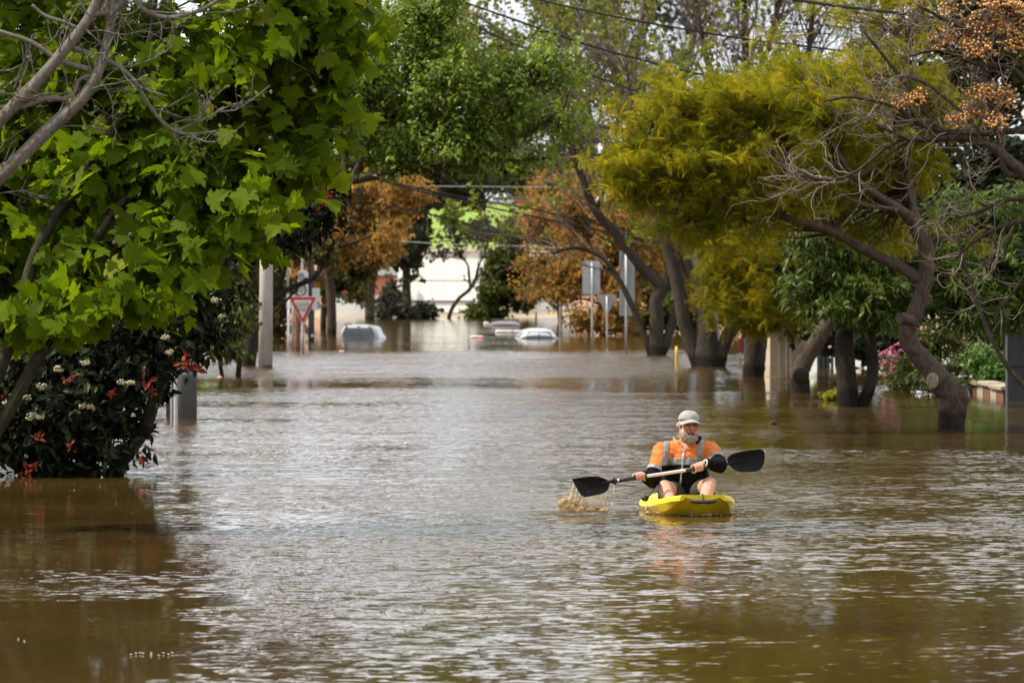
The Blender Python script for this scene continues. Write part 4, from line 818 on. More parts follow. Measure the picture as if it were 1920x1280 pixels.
def blade(outline,r0,r1,tip,nm):
    P=np.array([at(x,y,49.74+(x-1199)*SL) for x,y in outline]); n=len(P)
    i=np.arange(n+1); cl=catmull(np.vstack([P[-1:],P,P[:2]]),(n+3)*6)
    cl=catmull(np.vstack([P,P[:1]]),n*6)[:-1]
    c=cl.mean(0); rings=[]; th=np.array([0,-1.,0])
    m=MB(); N=len(cl); ks_=[1.0,.985,.8,.5,.2]
    front=[c+(cl-c)*k+th*(.002+.004*(1-k)-.022*(1-k*k)) for k in ks_]; back=[c+(cl-c)*k-th*.004+th*(-.022*(1-k*k)) for k in ks_]
    V=np.vstack(front+back); idx=np.arange(len(V)).reshape(2,len(ks_),N)
    def q(a,b): return np.stack([a,np.roll(a,-1),np.roll(b,-1),b],-1)
    Q=[q(idx[0,j],idx[0,j+1]) for j in range(len(ks_)-1)]+[q(idx[1,j+1],idx[1,j]) for j in range(len(ks_)-1)]+[q(idx[1,0],idx[0,0])]
    m.add(V,np.vstack(Q),smooth=True)
    for r in (idx[0,-1],idx[1,-1][::-1]): m.Fc.append(r[None]); m.R.append(np.array([.5])); m.M.append(np.array([0])); m.S.append(np.array([True]))
    rib=catmull([sh(r0),sh(r1)+th*.012,np.array(at(*tip,49.74+(tip[0]-1199)*SL))+th*.004],10)
    tubes(m,rib,np.linspace(.0175,.005,10),10,cap=True)
    m.build(nm,plastic,pd)
blade([(1072,898),(1080,896.5),(1100,893.5),(1120,893),(1134,897),(1142,902.5),(1143,908),(1139,919),(1128,925.5),(1112,929),(1099,931.3),(1092,929.5),(1086,923),(1079,911)],1151,1138,(1108,911),'blade')
blade([(1363,861),(1368,854),(1381,848.5),(1404,844),(1423,842),(1431,844.5),(1434,852),(1432.5,867),(1427,878.5),(1417,883.5),(1399,884.7),(1384,883.3),(1373.5,877.5),(1367,870.5)],1350,1366,(1406,861),'blade')
m=MB(); tubes(m,catmull([sh(1152,3),sh(1151.5,12),sh(1150,20)],6),np.full(6,.0022),4); m.build('cord',M['foam_white'],pd)

# ================================================================== the kayaker
u=nrm(sh(1320)-sh(1180))                                 # along the shaft
fwd=nrm(np.array([0,-1,0])-u*np.dot(u,[0,-1,0])); upv=np.cross(fwd,u); upv=upv if upv[2]>0 else -upv
J=dict(hip=at(1288,927,50.36),belly=at(1287,895,50.36),chest=at(1286,856,50.33),neck=at(1288,829,50.30),head=at(1291.5,796.5,50.22),
 sL=at(1242,846,50.28),eL=at(1222,901,50.07),wL=at(1207,890.5,49.80),sR=at(1332,845,50.28),eR=at(1350,873,50.06),wR=at(1326,868.5,49.99),
 hL=at(1270,930,50.28),kL=at(1246.5,912,49.98),aL=at(1261,948,49.64),tL=at(1272,944,49.44),hR=at(1306,930,50.28),kR=at(1330.5,906,49.98),aR=at(1318,948,49.62),tR=at(1308,942,49.44))
Rh=np.array(Matrix.Rotation(math.radians(16),3,'Z')@Matrix.Rotation(math.radians(5),3,'Y')@Matrix.Rotation(math.radians(4),3,'X'))*1.04
def hd(x,y,z): return J['head']+Rh@np.array([x,y,z])
def hball(m,c,r): ball(m,hd(*c),r,14,10,R=Rh)
def hand(m,cpx,wrist,side):
    """palm behind and above the shaft, four bent fingers over the top, thumb from the inside edge of the palm under the shaft"""
    c0=sh(cpx)
    R=.030
    def around(deg,r=R): a=math.radians(deg); return r*(math.cos(a)*upv+math.sin(a)*fwd)
    offs=[-.033,-.011,.011,.032]; ln=[.90,1.0,.97,.82] if side>0 else [.82,.97,1.0,.90]
    for o,l in zip(offs,ln):
        b=c0+u*o
        pts=[b+around(-62,.036),b+around(-15,.036),b+around(38,.0345),b+around(38+55*l,.031),b+around(38+112*l,.028)]
        capsule(m,pts,[.0125,.0118,.0108,.0098,.0082],9)
    for o in (-.022,0,.022): ball(m,c0+u*o+around(-58,.036),(.02,.02,.02),10,7)
    k=c0+around(-70,.044); capsule(m,[k-u*.03,k+u*.03],[.024,.024],10)
    capsule(m,[k,(k+wrist)/2+np.array([0,0,.004]),wrist],[.031,.030,.027],12)
    tb=c0+u*side*.042
    capsule(m,[k+u*side*.03,tb+around(-120,.034),tb+around(-175,.031)+u*side*.004,tb-u*side*.012+around(-225,.029)],[.018,.0135,.0115,.009],9)
b=MB()
hball(b,(0,.015,.035),(.076,.096,.070)); hball(b,(0,-.02,-.03),(.064,.072,.084)); hball(b,(0,-.062,-.105),(.032,.03,.025))
for s_ in (-1,1):
    hball(b,(s_*.036,-.062,-.018),(.030,.03,.03)); hball(b,(s_*.081,.01,-.008),(.012,.022,.034)); hball(b,(s_*.014,-.098,-.02),(.011,.012,.010)); hball(b,(s_*.05,-.01,-.07),(.03,.05,.04))
capsule(b,[hd(-.046,-.076,.03),hd(0,-.086,.031),hd(.046,-.076,.03)],[.013,.013,.013]); capsule(b,[hd(0,-.088,.02),hd(0,-.106,-.008),hd(0,-.110,-.02)],[.010,.0135,.0165])
capsule(b,[hd(-.02,-.09,-.064),hd(.02,-.09,-.064)],[.009,.009],8)
capsule(b,[hd(0,.02,-.06),J['neck']+np.array([0,0,.01]),J['chest']],[.062,.066,.10])
capsule(b,[J['chest'],J['belly'],J['hip']],[.15,.165,.15])
for S in 'LR':
    capsule(b,[J['chest']*.6+J['s'+S]*.4,J['s'+S]],[.08,.07]); capsule(b,[J['s'+S],J['e'+S]],[.060,.045]); capsule(b,[J['e'+S],J['w'+S]],[.045,.029])
    capsule(b,[J['h'+S],J['k'+S]*.55+J['h'+S]*.45,J['k'+S]],[.085,.078,.060]); 
    cf=J['k'+S]*.68+J['a'+S]*.32+np.array([0,.02,0]); capsule(b,[J['k'+S],cf,J['a'+S]*.75+J['k'+S]*.25,J['a'+S]],[.058,.061,.047,.040]); ball(b,J['k'+S]+np.array([0,-.02,.012]),(.045,.04,.045),12,8)
    capsule(b,[J['a'+S],J['t'+S]],[.045,.035])
hand(b,1199,J['wL'],1); hand(b,1309,J['wR'],-1)
V,Q=fuse(b,.0052,5)
def skin_mat():
    m,nt,bs,_=new_mat('skin'); n=noise(nt,26,4); n2=noise(nt,7,2)
    c=ramp(nt,n.outputs[0],[(.3,(.46,.235,.165)),(.7,(.62,.36,.27))])
    mx=nt.nodes.new('ShaderNodeMix'); mx.data_type='RGBA'; mx.blend_type='MULTIPLY'; mx.inputs[0].default_value=.7
    nt.links.new(c,mx.inputs[6]); nt.links.new(ramp(nt,n2.outputs[0],[(.35,(1,.82,.78)),(.65,(1.05,1,.98))]),mx.inputs[7]); 
    a=nt.nodes.new('ShaderNodeAttribute'); a.attribute_name='rnd'
    mx2=nt.nodes.new('ShaderNodeMix'); mx2.data_type='RGBA'; nt.links.new(a.outputs['Fac'],mx2.inputs[0]); nt.links.new(mx.outputs[2],mx2.inputs[6]); mx2.inputs[7].default_value=(.56,.17,.11,1)
    nt.links.new(mx2.outputs[2],bs.inputs['Base Color'])
    bs.inputs['Roughness'].default_value=.5; bs.inputs['Subsurface Weight'].default_value=.12; bs.inputs['Subsurface Radius'].default_value=(.012,.005,.003); bs.inputs['Subsurface Scale'].default_value=.6
    return m
fc=V[Q].mean(1)
ruddy=np.zeros(len(Q))
for p,r in ((hd(0,-.11,-.015),.03),(hd(-.04,-.085,-.02),.035),(hd(.04,-.085,-.02),.035),(hd(-.085,.01,-.008),.045),(hd(.085,.01,-.008),.045)):
    ruddy=np.maximum(ruddy,.75*np.clip(1-np.linalg.norm(fc-p,axis=1)/r,0,1)**.6)
m=MB(); m.add(V,Q,ruddy,0,True)
man=m.build('person',skin_mat(),None,J['hip'])
tag(man,'bearded man in an orange and black jacket and pale cap paddling the yellow kayak','person')
def pm(mb,name,mat): return mb.build(name,mat,man)
# face
m=MB(); 
for s_ in (-1,1):
    e=MB(); ball(e,hd(s_*.033,-.083,.010),(.011,.008,.008),10,7,R=Rh); pm(e,'eye',simple('eye',(.10,.085,.08),.2,var=.1))  # eyeballs coloured dark to paint in the shade under the cap
    e=MB(); capsule(e,[hd(s_*.016,-.092,.03),hd(s_*.034,-.093,.036),hd(s_*.052,-.080,.031)],[.005,.006,.004],8); pm(e,'eyebrow',simple('brow_hair',(.33,.27,.21),.8,var=.2,scale=120))
m=MB(); capsule(m,[hd(-.026,-.0985,-.064),hd(0,-.1015,-.062),hd(.024,-.0985,-.066)],[.003,.0042,.003],8); pm(m,'mouth',simple('mouth_dark',(.16,.04,.03),.5,var=.1))
bd=MB()
for s_ in (-1,1):
    capsule(bd,[hd(s_*.075,-.004,-.03),hd(s_*.068,-.03,-.075),hd(s_*.045,-.068,-.108),hd(0,-.085,-.125)],[.007,.013,.021,.024],12)
    capsule(bd,[hd(s_*.05,-.072,-.075),hd(s_*.02,-.092,-.10)],[.018,.02],10)
    capsule(bd,[hd(s_*.004,-.106,-.045),hd(s_*.022,-.100,-.050),hd(s_*.036,-.086,-.066)],[.007,.0085,.006],10)
hball(bd,(0,-.083,-.092),(.030,.024,.018)); hball(bd,(0,-.07,-.13),(.04,.035,.024))
BV,BQ=fuse(bd,.0042,2); BV=BV+nrm(BV-hd(0,0,-.06))*(rng.normal(0,.0028,(len(BV),1)))
m=MB(); m.add(BV,BQ,None,0,True); pm(m,'beard',simple('beard_hair',(.34,.29,.255),.85,var=.22,scale=90,stretch=(1,1,.3)))
hr=MB()
for s_ in (-1,1): capsule(hr,[hd(s_*.081,.0,.04),hd(s_*.083,-.008,.0),hd(s_*.079,-.006,-.025)],[.005,.006,.005],8)
capsule(hr,[hd(-.07,.06,-.01),hd(0,.105,-.02),hd(.07,.06,-.01)],[.02,.02,.02],10); pm(hr,'hair',simple('grey_hair',(.50,.46,.43),.85,var=.2,scale=90))
gl=MB()
for s_ in (-1,1):
    ring=[hd(s_*(.034+.024*math.cos(t)),-.104+.006*abs(math.cos(t)),.008+.017*math.sin(t)) for t in np.linspace(0,2*np.pi,17)]
    tubes(gl,np.array(ring),np.full(17,.0017),5); tubes(gl,np.array([hd(s_*.058,-.098,.012),hd(s_*.082,-.05,.012),hd(s_*.088,.012,.008)]),np.full(3,.0017),5)
tubes(gl,np.array([hd(-.010,-.106,.012),hd(0,-.110,.016),hd(.010,-.106,.012)]),np.full(3,.0017),5); pm(gl,'glasses',simple('glasses_frame',(.10,.08,.08),.3,.6,var=.1))
# cap with a curved peak
cp=MB(); seg=36
Z0=.040
lat=np.linspace(0,1,11)
ring=[]
for t in lat:
    a=t*math.pi/2*.97
    ring.append([hd(.090*math.cos(a)**.80*math.cos(p)*(1+.012*math.sin(6*p)*(1-t)),.018+.110*math.cos(a)**.75*math.sin(p),Z0-.012*math.sin(p)*(1-t)+.081*math.sin(a)+.003*math.sin(3*p+2)*math.sin(2*a)) for p in np.arange(seg)*2*math.pi/seg])
RV=np.array(ring); i=np.arange(11*seg).reshape(11,seg); cp.add(RV.reshape(-1,3),np.stack([i[:-1],np.roll(i[:-1],-1,1),np.roll(i[1:],-1,1),i[1:]],-1).reshape(-1,4),smooth=True)
cp.Fc.append(i[-1][None]); cp.R.append(np.array([.5])); cp.M.append(np.array([0])); cp.S.append(np.array([True]))
capm=simple('cap_cloth',(.31,.305,.30),.85,var=.10,scale=22,bump=.004)
cap=pm(cp,'cap',capm)
br=MB(); ph=np.linspace(-1.25,1.25,25); rd=np.linspace(0,1,6)
def peak(p,r,dz): 
    ex=.062*math.cos(p*.72)**.8
    return hd((.088+ex*.35*r)*math.sin(p)*1.01,.018-(.109)*math.cos(p)-ex*r,Z0+.014-.036*math.sin(p)**2-.016*r-.012*r*math.sin(p)**2+dz)
top=np.array([[peak(p,r,.002) for p in ph] for r in rd]); bot=np.array([[peak(p,r,-.003) for p in ph] for r in rd])
VV=np.concatenate([top.reshape(-1,3),bot.reshape(-1,3)]); i=np.arange(6*25).reshape(6,25); o_=150
q=lambda i:np.stack([i[:-1,:-1],i[:-1,1:],i[1:,1:],i[1:,:-1]],-1).reshape(-1,4)
br.add(VV,np.vstack([q(i)[:,::-1],q(i+o_),np.stack([i[-1,:-1],i[-1,1:],i[-1,1:]+o_,i[-1,:-1]+o_],-1)]),smooth=True); br.build('cap_peak',capm,cap)
# jacket
jb=MB()
capsule(jb,[J['chest']+np.array([0,0,.03]),J['chest'],J['belly'],J['hip']+np.array([0,0,-.01])],[.125,.178,.205,.185],20)
for S,sg in (('L',-1),('R',1)):
    sp=J['s'+S]
    capsule(jb,[J['neck']+np.array([sg*.055,.01,-.055]),sp+np.array([-sg*.02,0,.0])],[.062,.078]); capsule(jb,[J['chest']+np.array([sg*.05,0,.02]),sp],[.14,.088])
    capsule(jb,[sp,sp*.45+J['e'+S]*.55,J['e'+S]],[.086,.076,.066]); capsule(jb,[J['e'+S],J['e'+S]*.4+J['w'+S]*.6,J['w'+S]*.93+J['e'+S]*.07],[.068,.058,.044])
    ball(jb,J['e'+S],(.067,.067,.067),12,8)
JV,JQ=fuse(jb,.0075,4)
w_=np.sin(JV[:,0]*46+JV[:,2]*38+2*np.sin(JV[:,2]*23))*np.sin(JV[:,2]*41-JV[:,0]*27+2*np.sin(JV[:,0]*31))
cn=JV-np.array(J['chest']); JV=JV+nrm(cn)*(.0062*w_)[:,None]
cx=J['chest'][0]
FCn=JV[JQ].mean(1); pxx=960+FCn[:,0]/FCn[:,1]*F; pyy=YH+(H-FCn[:,2])/FCn[:,1]*F
front=FCn[:,1]<J['chest'][1]+.02
nq=nrm(np.cross(JV[JQ[:,1]]-JV[JQ[:,0]],JV[JQ[:,2]]-JV[JQ[:,0]]))
armL=np.linalg.norm(FCn-J['sL'],axis=1); 
dseg=lambda p,a,b_:np.linalg.norm(p-(a+np.clip(((p-a)@(b_-a))/((b_-a)@(b_-a)),0,1)[:,None]*(b_-a)),axis=1)
isL=(dseg(FCn,J['sL'],J['eL'])<.092)&(pxx<1240)&(pyy>850)|(dseg(FCn,J['eL'],J['wL'])<.085); isR=(dseg(FCn,J['sR'],J['eR'])<.095)&(pxx>1331)&(pyy>848)|(dseg(FCn,J['eR'],J['wR'])<.08)
tL=((FCn-J['sL'])@(J['eL']-J['sL']))/((J['eL']-J['sL'])@(J['eL']-J['sL'])); tR=((FCn-J['sR'])@(J['eR']-J['sR']))/((J['eR']-J['sR'])@(J['eR']-J['sR']))
fL=dseg(FCn,J['eL'],J['wL'])<dseg(FCn,J['sL'],J['eL'])-.004; fR=dseg(FCn,J['eR'],J['wR'])<dseg(FCn,J['sR'],J['eR'])-.004
torso=~isL&~isR
bandT=858.5+np.abs(pxx-1278)*.02; bandB=870.5+np.abs(pxx-1278)*.05
mat=np.zeros(len(JQ),int)
mat[torso&(pyy>bandB)]=1; mat[isL&(fL|(tL>.72))]=1; mat[isR&(fR|(tR>.70))]=1
om=simple('jacket_orange',(.62,.165,.035),.9,var=.13,scale=11,bump=.022,stretch=(1,1,1.8)); km=simple('jacket_black',(.006,.006,.008),.95,var=.25,scale=14,bump=.006,spec=.1)
vneck=(pyy<846)&(np.abs(pxx-(1285+(pyy-836)*.0))<np.clip((846-pyy)*.50,0,9))&front&(nq[:,1]*1.<2)
j=MB(); j.add(JV,JQ[~vneck],None,mat[~vneck],True); jk=pm(j,'jacket',[om,km])
# smooth vertex normals of the jacket, to lay the tapes on it
VN=np.zeros_like(JV); np.add.at(VN,JQ.ravel(),np.repeat(nq,4,0)); VN=nrm(VN)
if (VN*cn).sum()<0: VN=-VN
def lay(sel,off,name,mat,parent=jk):
    q=JQ[sel]
    if len(q)==0: return
    m=MB(); m.add(JV+VN*off,q,None,0,True)
    e={}
    for f in q:
        for a_,b_ in zip(f,np.roll(f,-1)): e[(a_,b_)]=1
    rim=[(a_,b_) for a_,b_ in e if (b_,a_) not in e]; n=len(JV)
    m.V.append(JV); m.Fc.append(np.array([[a_,a_+n,b_+n,b_] for a_,b_ in rim])); m.R.append(np.full(len(rim),.5)); m.M.append(np.zeros(len(rim),int)); m.S.append(np.full(len(rim),False)); m.n+=n
    return m.build(name,mat,parent)
tape=simple('reflective_tape',(.22,.23,.23),.5,var=.22,scale=60)
# the tapes in jacket coordinates (metres from the chest joint)
tx=FCn[:,0]-cx; 
lay(torso&(pyy>bandT)&(pyy<=bandB),.004,'chest_tape',tape)
lay(torso&(pyy<=bandT)&(np.abs(pxx-(1249.5+(845-pyy)*.05))<4.6)&(pyy>800)&(nq[:,1]*np.sign((VN*cn).sum()+1e-9)<.6),.004,'shoulder_tape',tape)
lay(torso&(pyy<=bandT)&(np.abs(pxx-(1312.5+(845-pyy)*.16))<4.8)&(pyy>800),.004,'shoulder_tape',tape)
lay(isR&~fR&(tR>.50)&(tR<=.70),.004,'sleeve_tape',tape)
lay(isL&~fL&(tL>.62)&(tL<=.72),.004,'sleeve_tape',tape)
lay(torso&front&(np.abs(pxx-(1281+(860-pyy)*.12))<1.5)&(pyy>843),.005,'zip',simple('zip_silver',(.45,.45,.45),.4,.4,var=.2,scale=200))
# collar, open at the throat
co_=MB(); ang=np.linspace(-2.45,2.45,27); rows=[]
for r_,z_,k_ in ((.098,-.03,0),(.106,.015,0),(.116,.058,1),(.108,.061,1),(.098,.015,0),(.088,-.03,0)):
    rows.append([J['neck']+np.array([r_*1.12*math.sin(a_)+.004,r_*math.cos(a_)+.012,z_-.05*(abs(a_)/2.45)**3]) for a_ in ang])
RV=np.array(rows); i=np.arange(6*27).reshape(6,27); n6=np.roll(i,-1,0); co_.add(RV.reshape(-1,3),np.stack([i[:,:-1],i[:,1:],n6[:,1:],n6[:,:-1]],-1).reshape(-1,4),mat=0,smooth=True)
col=simple('collar_khaki',(.30,.29,.17),.85,var=.1); co2=pm(co_,'collar',[col])
FCc=RV.reshape(-1,3)
cm=np.array([0 if RV.reshape(-1,3)[p.vertices[0]][0]<J['neck'][0]-.01 else 1 for p in co2.data.polygons],np.int32); co2.data.materials.append(km); co2.data.polygons.foreach_set('material_index',cm)
# cuffs / watch / shorts / shoes
for S in 'LR':
    m=MB(); a_=J['w'+S]; d_=nrm(J['e'+S]-J['w'+S]); tubes(m,np.array([a_-d_*.012,a_+d_*.004,a_+d_*.02]),np.array([.033,.040,.046]),16,cap=True); pm(m,'cuff',km if S=='L' else km)
m=MB(); a_=J['wR']; d_=nrm(J['eR']-J['wR']); tubes(m,np.array([a_-d_*.026,a_-d_*.019,a_-d_*.012]),np.array([.0335,.0355,.0335]),18,cap=True); pm(m,'wristband',M['foam_white'])
sb=MB(); capsule(sb,[J['hip']+np.array([-.09,0,.0]),J['hip']+np.array([.09,0,.0])],[.16,.16])
for S in 'LR': capsule(sb,[J['h'+S],J['h'+S]*.52+J['k'+S]*.48],[.11,.098])
SV,SQ=fuse(sb,.009,4); m=MB(); m.add(SV,SQ,None,0,True); pm(m,'shorts',simple('shorts_dark',(.028,.030,.024),.85,var=.2))
m=MB(); c_=at(1279,931,49.98); capsule(m,[c_,c_+np.array([.022,-.02,-.014]),c_+np.array([.045,-.03,-.03])],[.005,.005,.005],6); pm(m,'drawcord',om)
for S in 'LR':
    m=MB(); capsule(m,[J['a'+S]+np.array([0,.02,-.005]),(J['a'+S]+J['t'+S])/2+np.array([0,0,.01]),J['t'+S]],[.052,.054,.042]); SV,SQ=fuse(m,.008,3); m=MB(); m.add(SV,SQ,None,0,True); pm(m,'shoe',M['rubber'])

# ================================================================== splash under the paddle and round the bow
def splash_mat():
    m,nt,b,out=new_mat('muddy_splash'); n=noise(nt,22,3)
    nt.links.new(ramp(nt,n.outputs[0],[(.3,(.42,.26,.09)),(.7,(.70,.52,.28))]),b.inputs['Base Color']); b.inputs['Roughness'].default_value=.08; b.inputs['Transmission Weight'].default_value=.4; b.inputs['IOR'].default_value=1.33; return m
SPM=splash_mat()
def drops(m,P,r,el):
    n=len(P); T=(np.array([(0,0,1),(0,0,-1),(1,0,0),(0,1,0),(-1,0,0),(0,-1,0)],float),np.array([(0,2,3),(0,3,4),(0,4,5),(0,5,2),(1,3,2),(1,4,3),(1,5,4),(1,2,5)]))
    V=P[:,None,:]+T[0][None]*np.stack([r,r,r*el],-1)[:,None,:]; Fc=(T[1][None]+(np.arange(n)*6)[:,None,None]).reshape(-1,3)
    m.add(V.reshape(-1,3),Fc,None,0,True)
DS=49.60
m=MB()
lump=MB()
for k in range(60):
    px=rng.uniform(1048,1096); h=np.interp(px,[1048,1054,1066,1078,1090,1100],[9,22,25,18,12,6])*rng.random()**.6
    ball(lump,at(px,956-h,DS+rng.normal(0,.04)),np.array([.024,.024,.024])*rng.uniform(.7,1.4),8,6)
for k in range(40):
    px=rng.uniform(1080,1138); ball(lump,at(px,958-abs(rng.normal(0,3)),DS+rng.normal(0,.07)),np.array([.03,.03,.010])*rng.uniform(.6,1.3),8,6)
LV,LQ=fuse(lump,.007,2); ww=np.sin(LV[:,0]*190+LV[:,2]*90)*np.sin(LV[:,2]*230-LV[:,1]*120); LV=LV+np.stack([ww*.005,ww*.003,ww*.004],-1)+rng.normal(0,.0015,LV.shape); m.add(LV,LQ,None,2,True)
edge=lambda x:np.interp(x,[1068,1073,1079,1086,1092,1100,1128,1139],[905,899,912,924,930,931,926,922])
for ly,off in ((0,-.01),(1,.03)):
    uu=np.linspace(0,1,60); vv=np.linspace(0,1,26); G=[]
    for v in vv:
        row=[]
        for q in uu:
            x0=1073+65*q; e=edge(x0)-1; y=e+(958-e)*v; x=x0-(5+3*ly)*v*(1-q)-1.5*math.sin(v*2)*(q<.3)
            row.append(at(x,y,DS+off+.018*math.sin(q*31+ly*2)*v+.012*math.sin(q*73+v*3)))
        G.append(row)
    G=np.array(G); ix=np.arange(60*26).reshape(26,60); m.add(G.reshape(-1,3),np.stack([ix[:-1,:-1],ix[:-1,1:],ix[1:,1:],ix[1:,:-1]],-1).reshape(-1,4),mat=1,smooth=True)
n=900; px=rng.uniform(1062,1144,n); e=edge(px); py=e+(957-e)*rng.random(n)**.7
P=np.array([at(a_,b_,DS+rng.normal(0,.04)) for a_,b_ in zip(px,py)]); drops(m,P,rng.uniform(.0012,.003,n),rng.uniform(1.2,3,n))
n=320; P=np.array([at(rng.uniform(1036,1152),957-abs(rng.normal(0,10)),DS+rng.normal(0,.1)) for _ in range(n)]); drops(m,P,rng.uniform(.0015,.0045,n),np.ones(n)*1.1)
def froth_mat():
    mm,nt,b,out=new_mat('muddy_froth'); n1=noise(nt,60,4,rough=.7)
    nt.links.new(ramp(nt,n1.outputs[0],[(.3,(.30,.17,.05)),(.55,(.55,.36,.14)),(.75,(.85,.74,.52))]),b.inputs['Base Color']); b.inputs['Roughness'].default_value=.15
    tr=nt.nodes.new('ShaderNodeBsdfTransparent'); mx=nt.nodes.new('ShaderNodeMixShader'); a=ramp(nt,n1.outputs[0],[(.34,(.2,.2,.2)),(.66,(.75,.75,.75))])
    nt.links.new(a,mx.inputs[0]); nt.links.new(tr.outputs[0],mx.inputs[1]); nt.links.new(b.outputs[0],mx.inputs[2]); nt.links.new(mx.outputs[0],out.inputs[0]); return mm
def curtain_mat():
    mm,nt,b,out=new_mat('water_curtain'); n1=noise(nt,34,4,stretch=(1.6,1,.8),rough=.8)
    b.inputs['Base Color'].default_value=(.80,.70,.52,1); b.inputs['Roughness'].default_value=.25
    tr=nt.nodes.new('ShaderNodeBsdfTransparent'); mx=nt.nodes.new('ShaderNodeMixShader'); a=ramp(nt,n1.outputs[0],[(.30,(.10,.10,.10)),(.50,(.22,.22,.22)),(.75,(.5,.5,.5))])
    nt.links.new(a,mx.inputs[0]); nt.links.new(tr.outputs[0],mx.inputs[1]); nt.links.new(b.outputs[0],mx.inputs[2]); nt.links.new(mx.outputs[0],out.inputs[0]); return mm
tag(m.build('splash',[SPM,curtain_mat(),froth_mat()],None,at(1090,957,DS)*np.array([1,1,0])),'brown water splashing and dripping from the left paddle blade','splash',kind='stuff')
m=MB(); lump=MB()
for k in range(120):
    t=rng.uniform(-1,1); c=kb-kd*(.16+.5*abs(t)**1.5+rng.normal(0,.03))+ks*t*.40; c[2]=.004+abs(rng.normal(0,.010)); ball(lump,c,np.array([.022,.016,.009])*rng.uniform(.5,1.4),8,6)
LV,LQ=fuse(lump,.007,2); m.add(LV,LQ,None,0,True)
n=420; t=rng.uniform(-1,1,n); P=kb-kd*(.12+.5*np.abs(t)**1.5)[:,None]+ks*(t*.43)[:,None]+rng.normal(0,.03,(n,3)); P[:,2]=np.abs(rng.normal(0,.02,n))+.003; drops(m,P,rng.uniform(.002,.006,n),np.ones(n))
tag(m.build('bow_wave',SPM,None,kb),'small brown bow wave frothing under the kayak nose','bow wave',kind='stuff')
# bubbles and flotsam
b=MB(); P=np.concatenate([np.array([at(px,1225+rng.normal(0,1.5),dw(1225)) for px in [248,255,262,268,283,286,302,306,318,322]]),np.array([at(px,py,dw(py)) for px,py in [(37,1196),(47,1201)]])])
for p in P: ball(b,(p[0],p[1]+rng.normal(0,.1),.004),(.006,.007,.003),8,5)
tag(b.build('bubbles',M['foam_white'],None,(P[0][0],P[0][1],0)),'string of small white bubbles floating at the lower left','bubbles',kind='stuff')
b=MB(); nL=90; pxs=rng.uniform(300,1750,nL); pys=rng.uniform(720,1240,nL); P=np.array([at(a_,b_,dw(b_)) for a_,b_ in zip(pxs,pys)]); P[:,2]=.006
place(b,OVAL,P,nrm(rng.normal(size=(nL,3))*np.array([1,1,.03])),np.tile(np.array([0,0,1.]),(nL,1))+rng.normal(0,.08,(nL,3)),rng.uniform(.03,.07,nL)); tag(b.build('floating_leaves',M['leaf_olive'],None,(0,60,0)),'scattered small fallen leaves drifting on the flood',None,None,'stuff')
for px,py,lab,mt,r in [(1450,795,'dark clump of bark floating right of the kayaker','hollow',.05),(760,833,'tiny pale leaf floating in mid street','foam_white',.03),(411,708,'small pink ball floating by the thin sapling stems','foam_pink',.045),(641,659,'white scrap floating below the sunken white wagon','foam_white',.06)]:
    b=MB(); p=at(px,py,dw(py)); p[2]=.01
    for q in range(4): ball(b,p+rng.normal(0,.4,3)*r*np.array([1,1,.3]),np.array([r,r,r*.7])*rng.uniform(.5,1),8,6)
    tag(b.build('floating_scrap',M[mt],None,p),lab,'debris')

# ================================================================== poles, signs
def post(name,px,y0,y1,r,mat,lab,cat='post',D=None,px1=None,r1=None,parent=None,group=None,extra=None):
    D=D or dw(y0); m=MB(); a=at(px,y0,D); a[2]=-.3; b_=at(px1 or px,y1,D); P=np.linspace(a,b_,5); tubes(m,P,np.linspace(r,r1 or r,5),14,cap=True)
    if parent: return m.build(name,mat,parent)
    root=empty(name,(a[0],a[1],0),lab,cat,group); m.build('shaft',mat,root); return root
D0=dw(690)
pole=post('utility_pole',497.5,690,-120,.180,M['concrete'],'pale concrete utility pole standing in the flood on the left','utility pole',D0,505,.12)
m=MB(); c=at(505,-95,D0); box(m,c,2.2,.1,.12,.4); xa=m.build('crossarm',M['wood_dark'],pole)
for dx in (-.9,-.4,.4,.9):
    m=MB(); tubes(m,np.array([c+np.array([dx,dx*.4,.05]),c+np.array([dx,dx*.4,.2])]).repeat(2,0)[[0,1,3]],np.array([.05,.07,.03]),10,cap=True); m.build('insulator',M['slate'],xa)
m=MB(); tubes(m,np.linspace(at(497.5,684,D0-.005)*np.array([1,1,1]),at(497.5,692,D0-.005),3),np.full(3,.183),14); m.build('tide_mark',M['wood_dark'],pole)
# grey pillar with moulded collars and pale post beside it
D1=dw(786); pr=empty('grey_pillar',at(350,786,D1),'dark grey cylindrical service pillar with two moulded collars beside the photinia','pillar')
m=MB(); zz=[(800,.138),(705,.140),(704,.146),(700,.146),(699,.142),(686.5,.142),(686,.148),(682,.148),(681,.140),(668,.138),(664,.12)]
tubes(m,np.array([at(352,y,D1) for y,_ in zz]),np.array([r for _,r in zz]),20,cap=True); m.build('casing',M['pillar_grey'],pr)
m=MB(); ball(m,at(353.5,697,D1)-np.array([0,.14,0]),.012,8,6); m.build('lock',M['ink'],pr)
post('steel_post',329.5,792,680,.031,M['steel_pale'],'short pale steel post right in front of the grey service pillar','post',dw(796))
post('steel_post',321.5,788,700,.018,M['steel'],'thin grey rail at the left of the grey service pillar','post',dw(790))
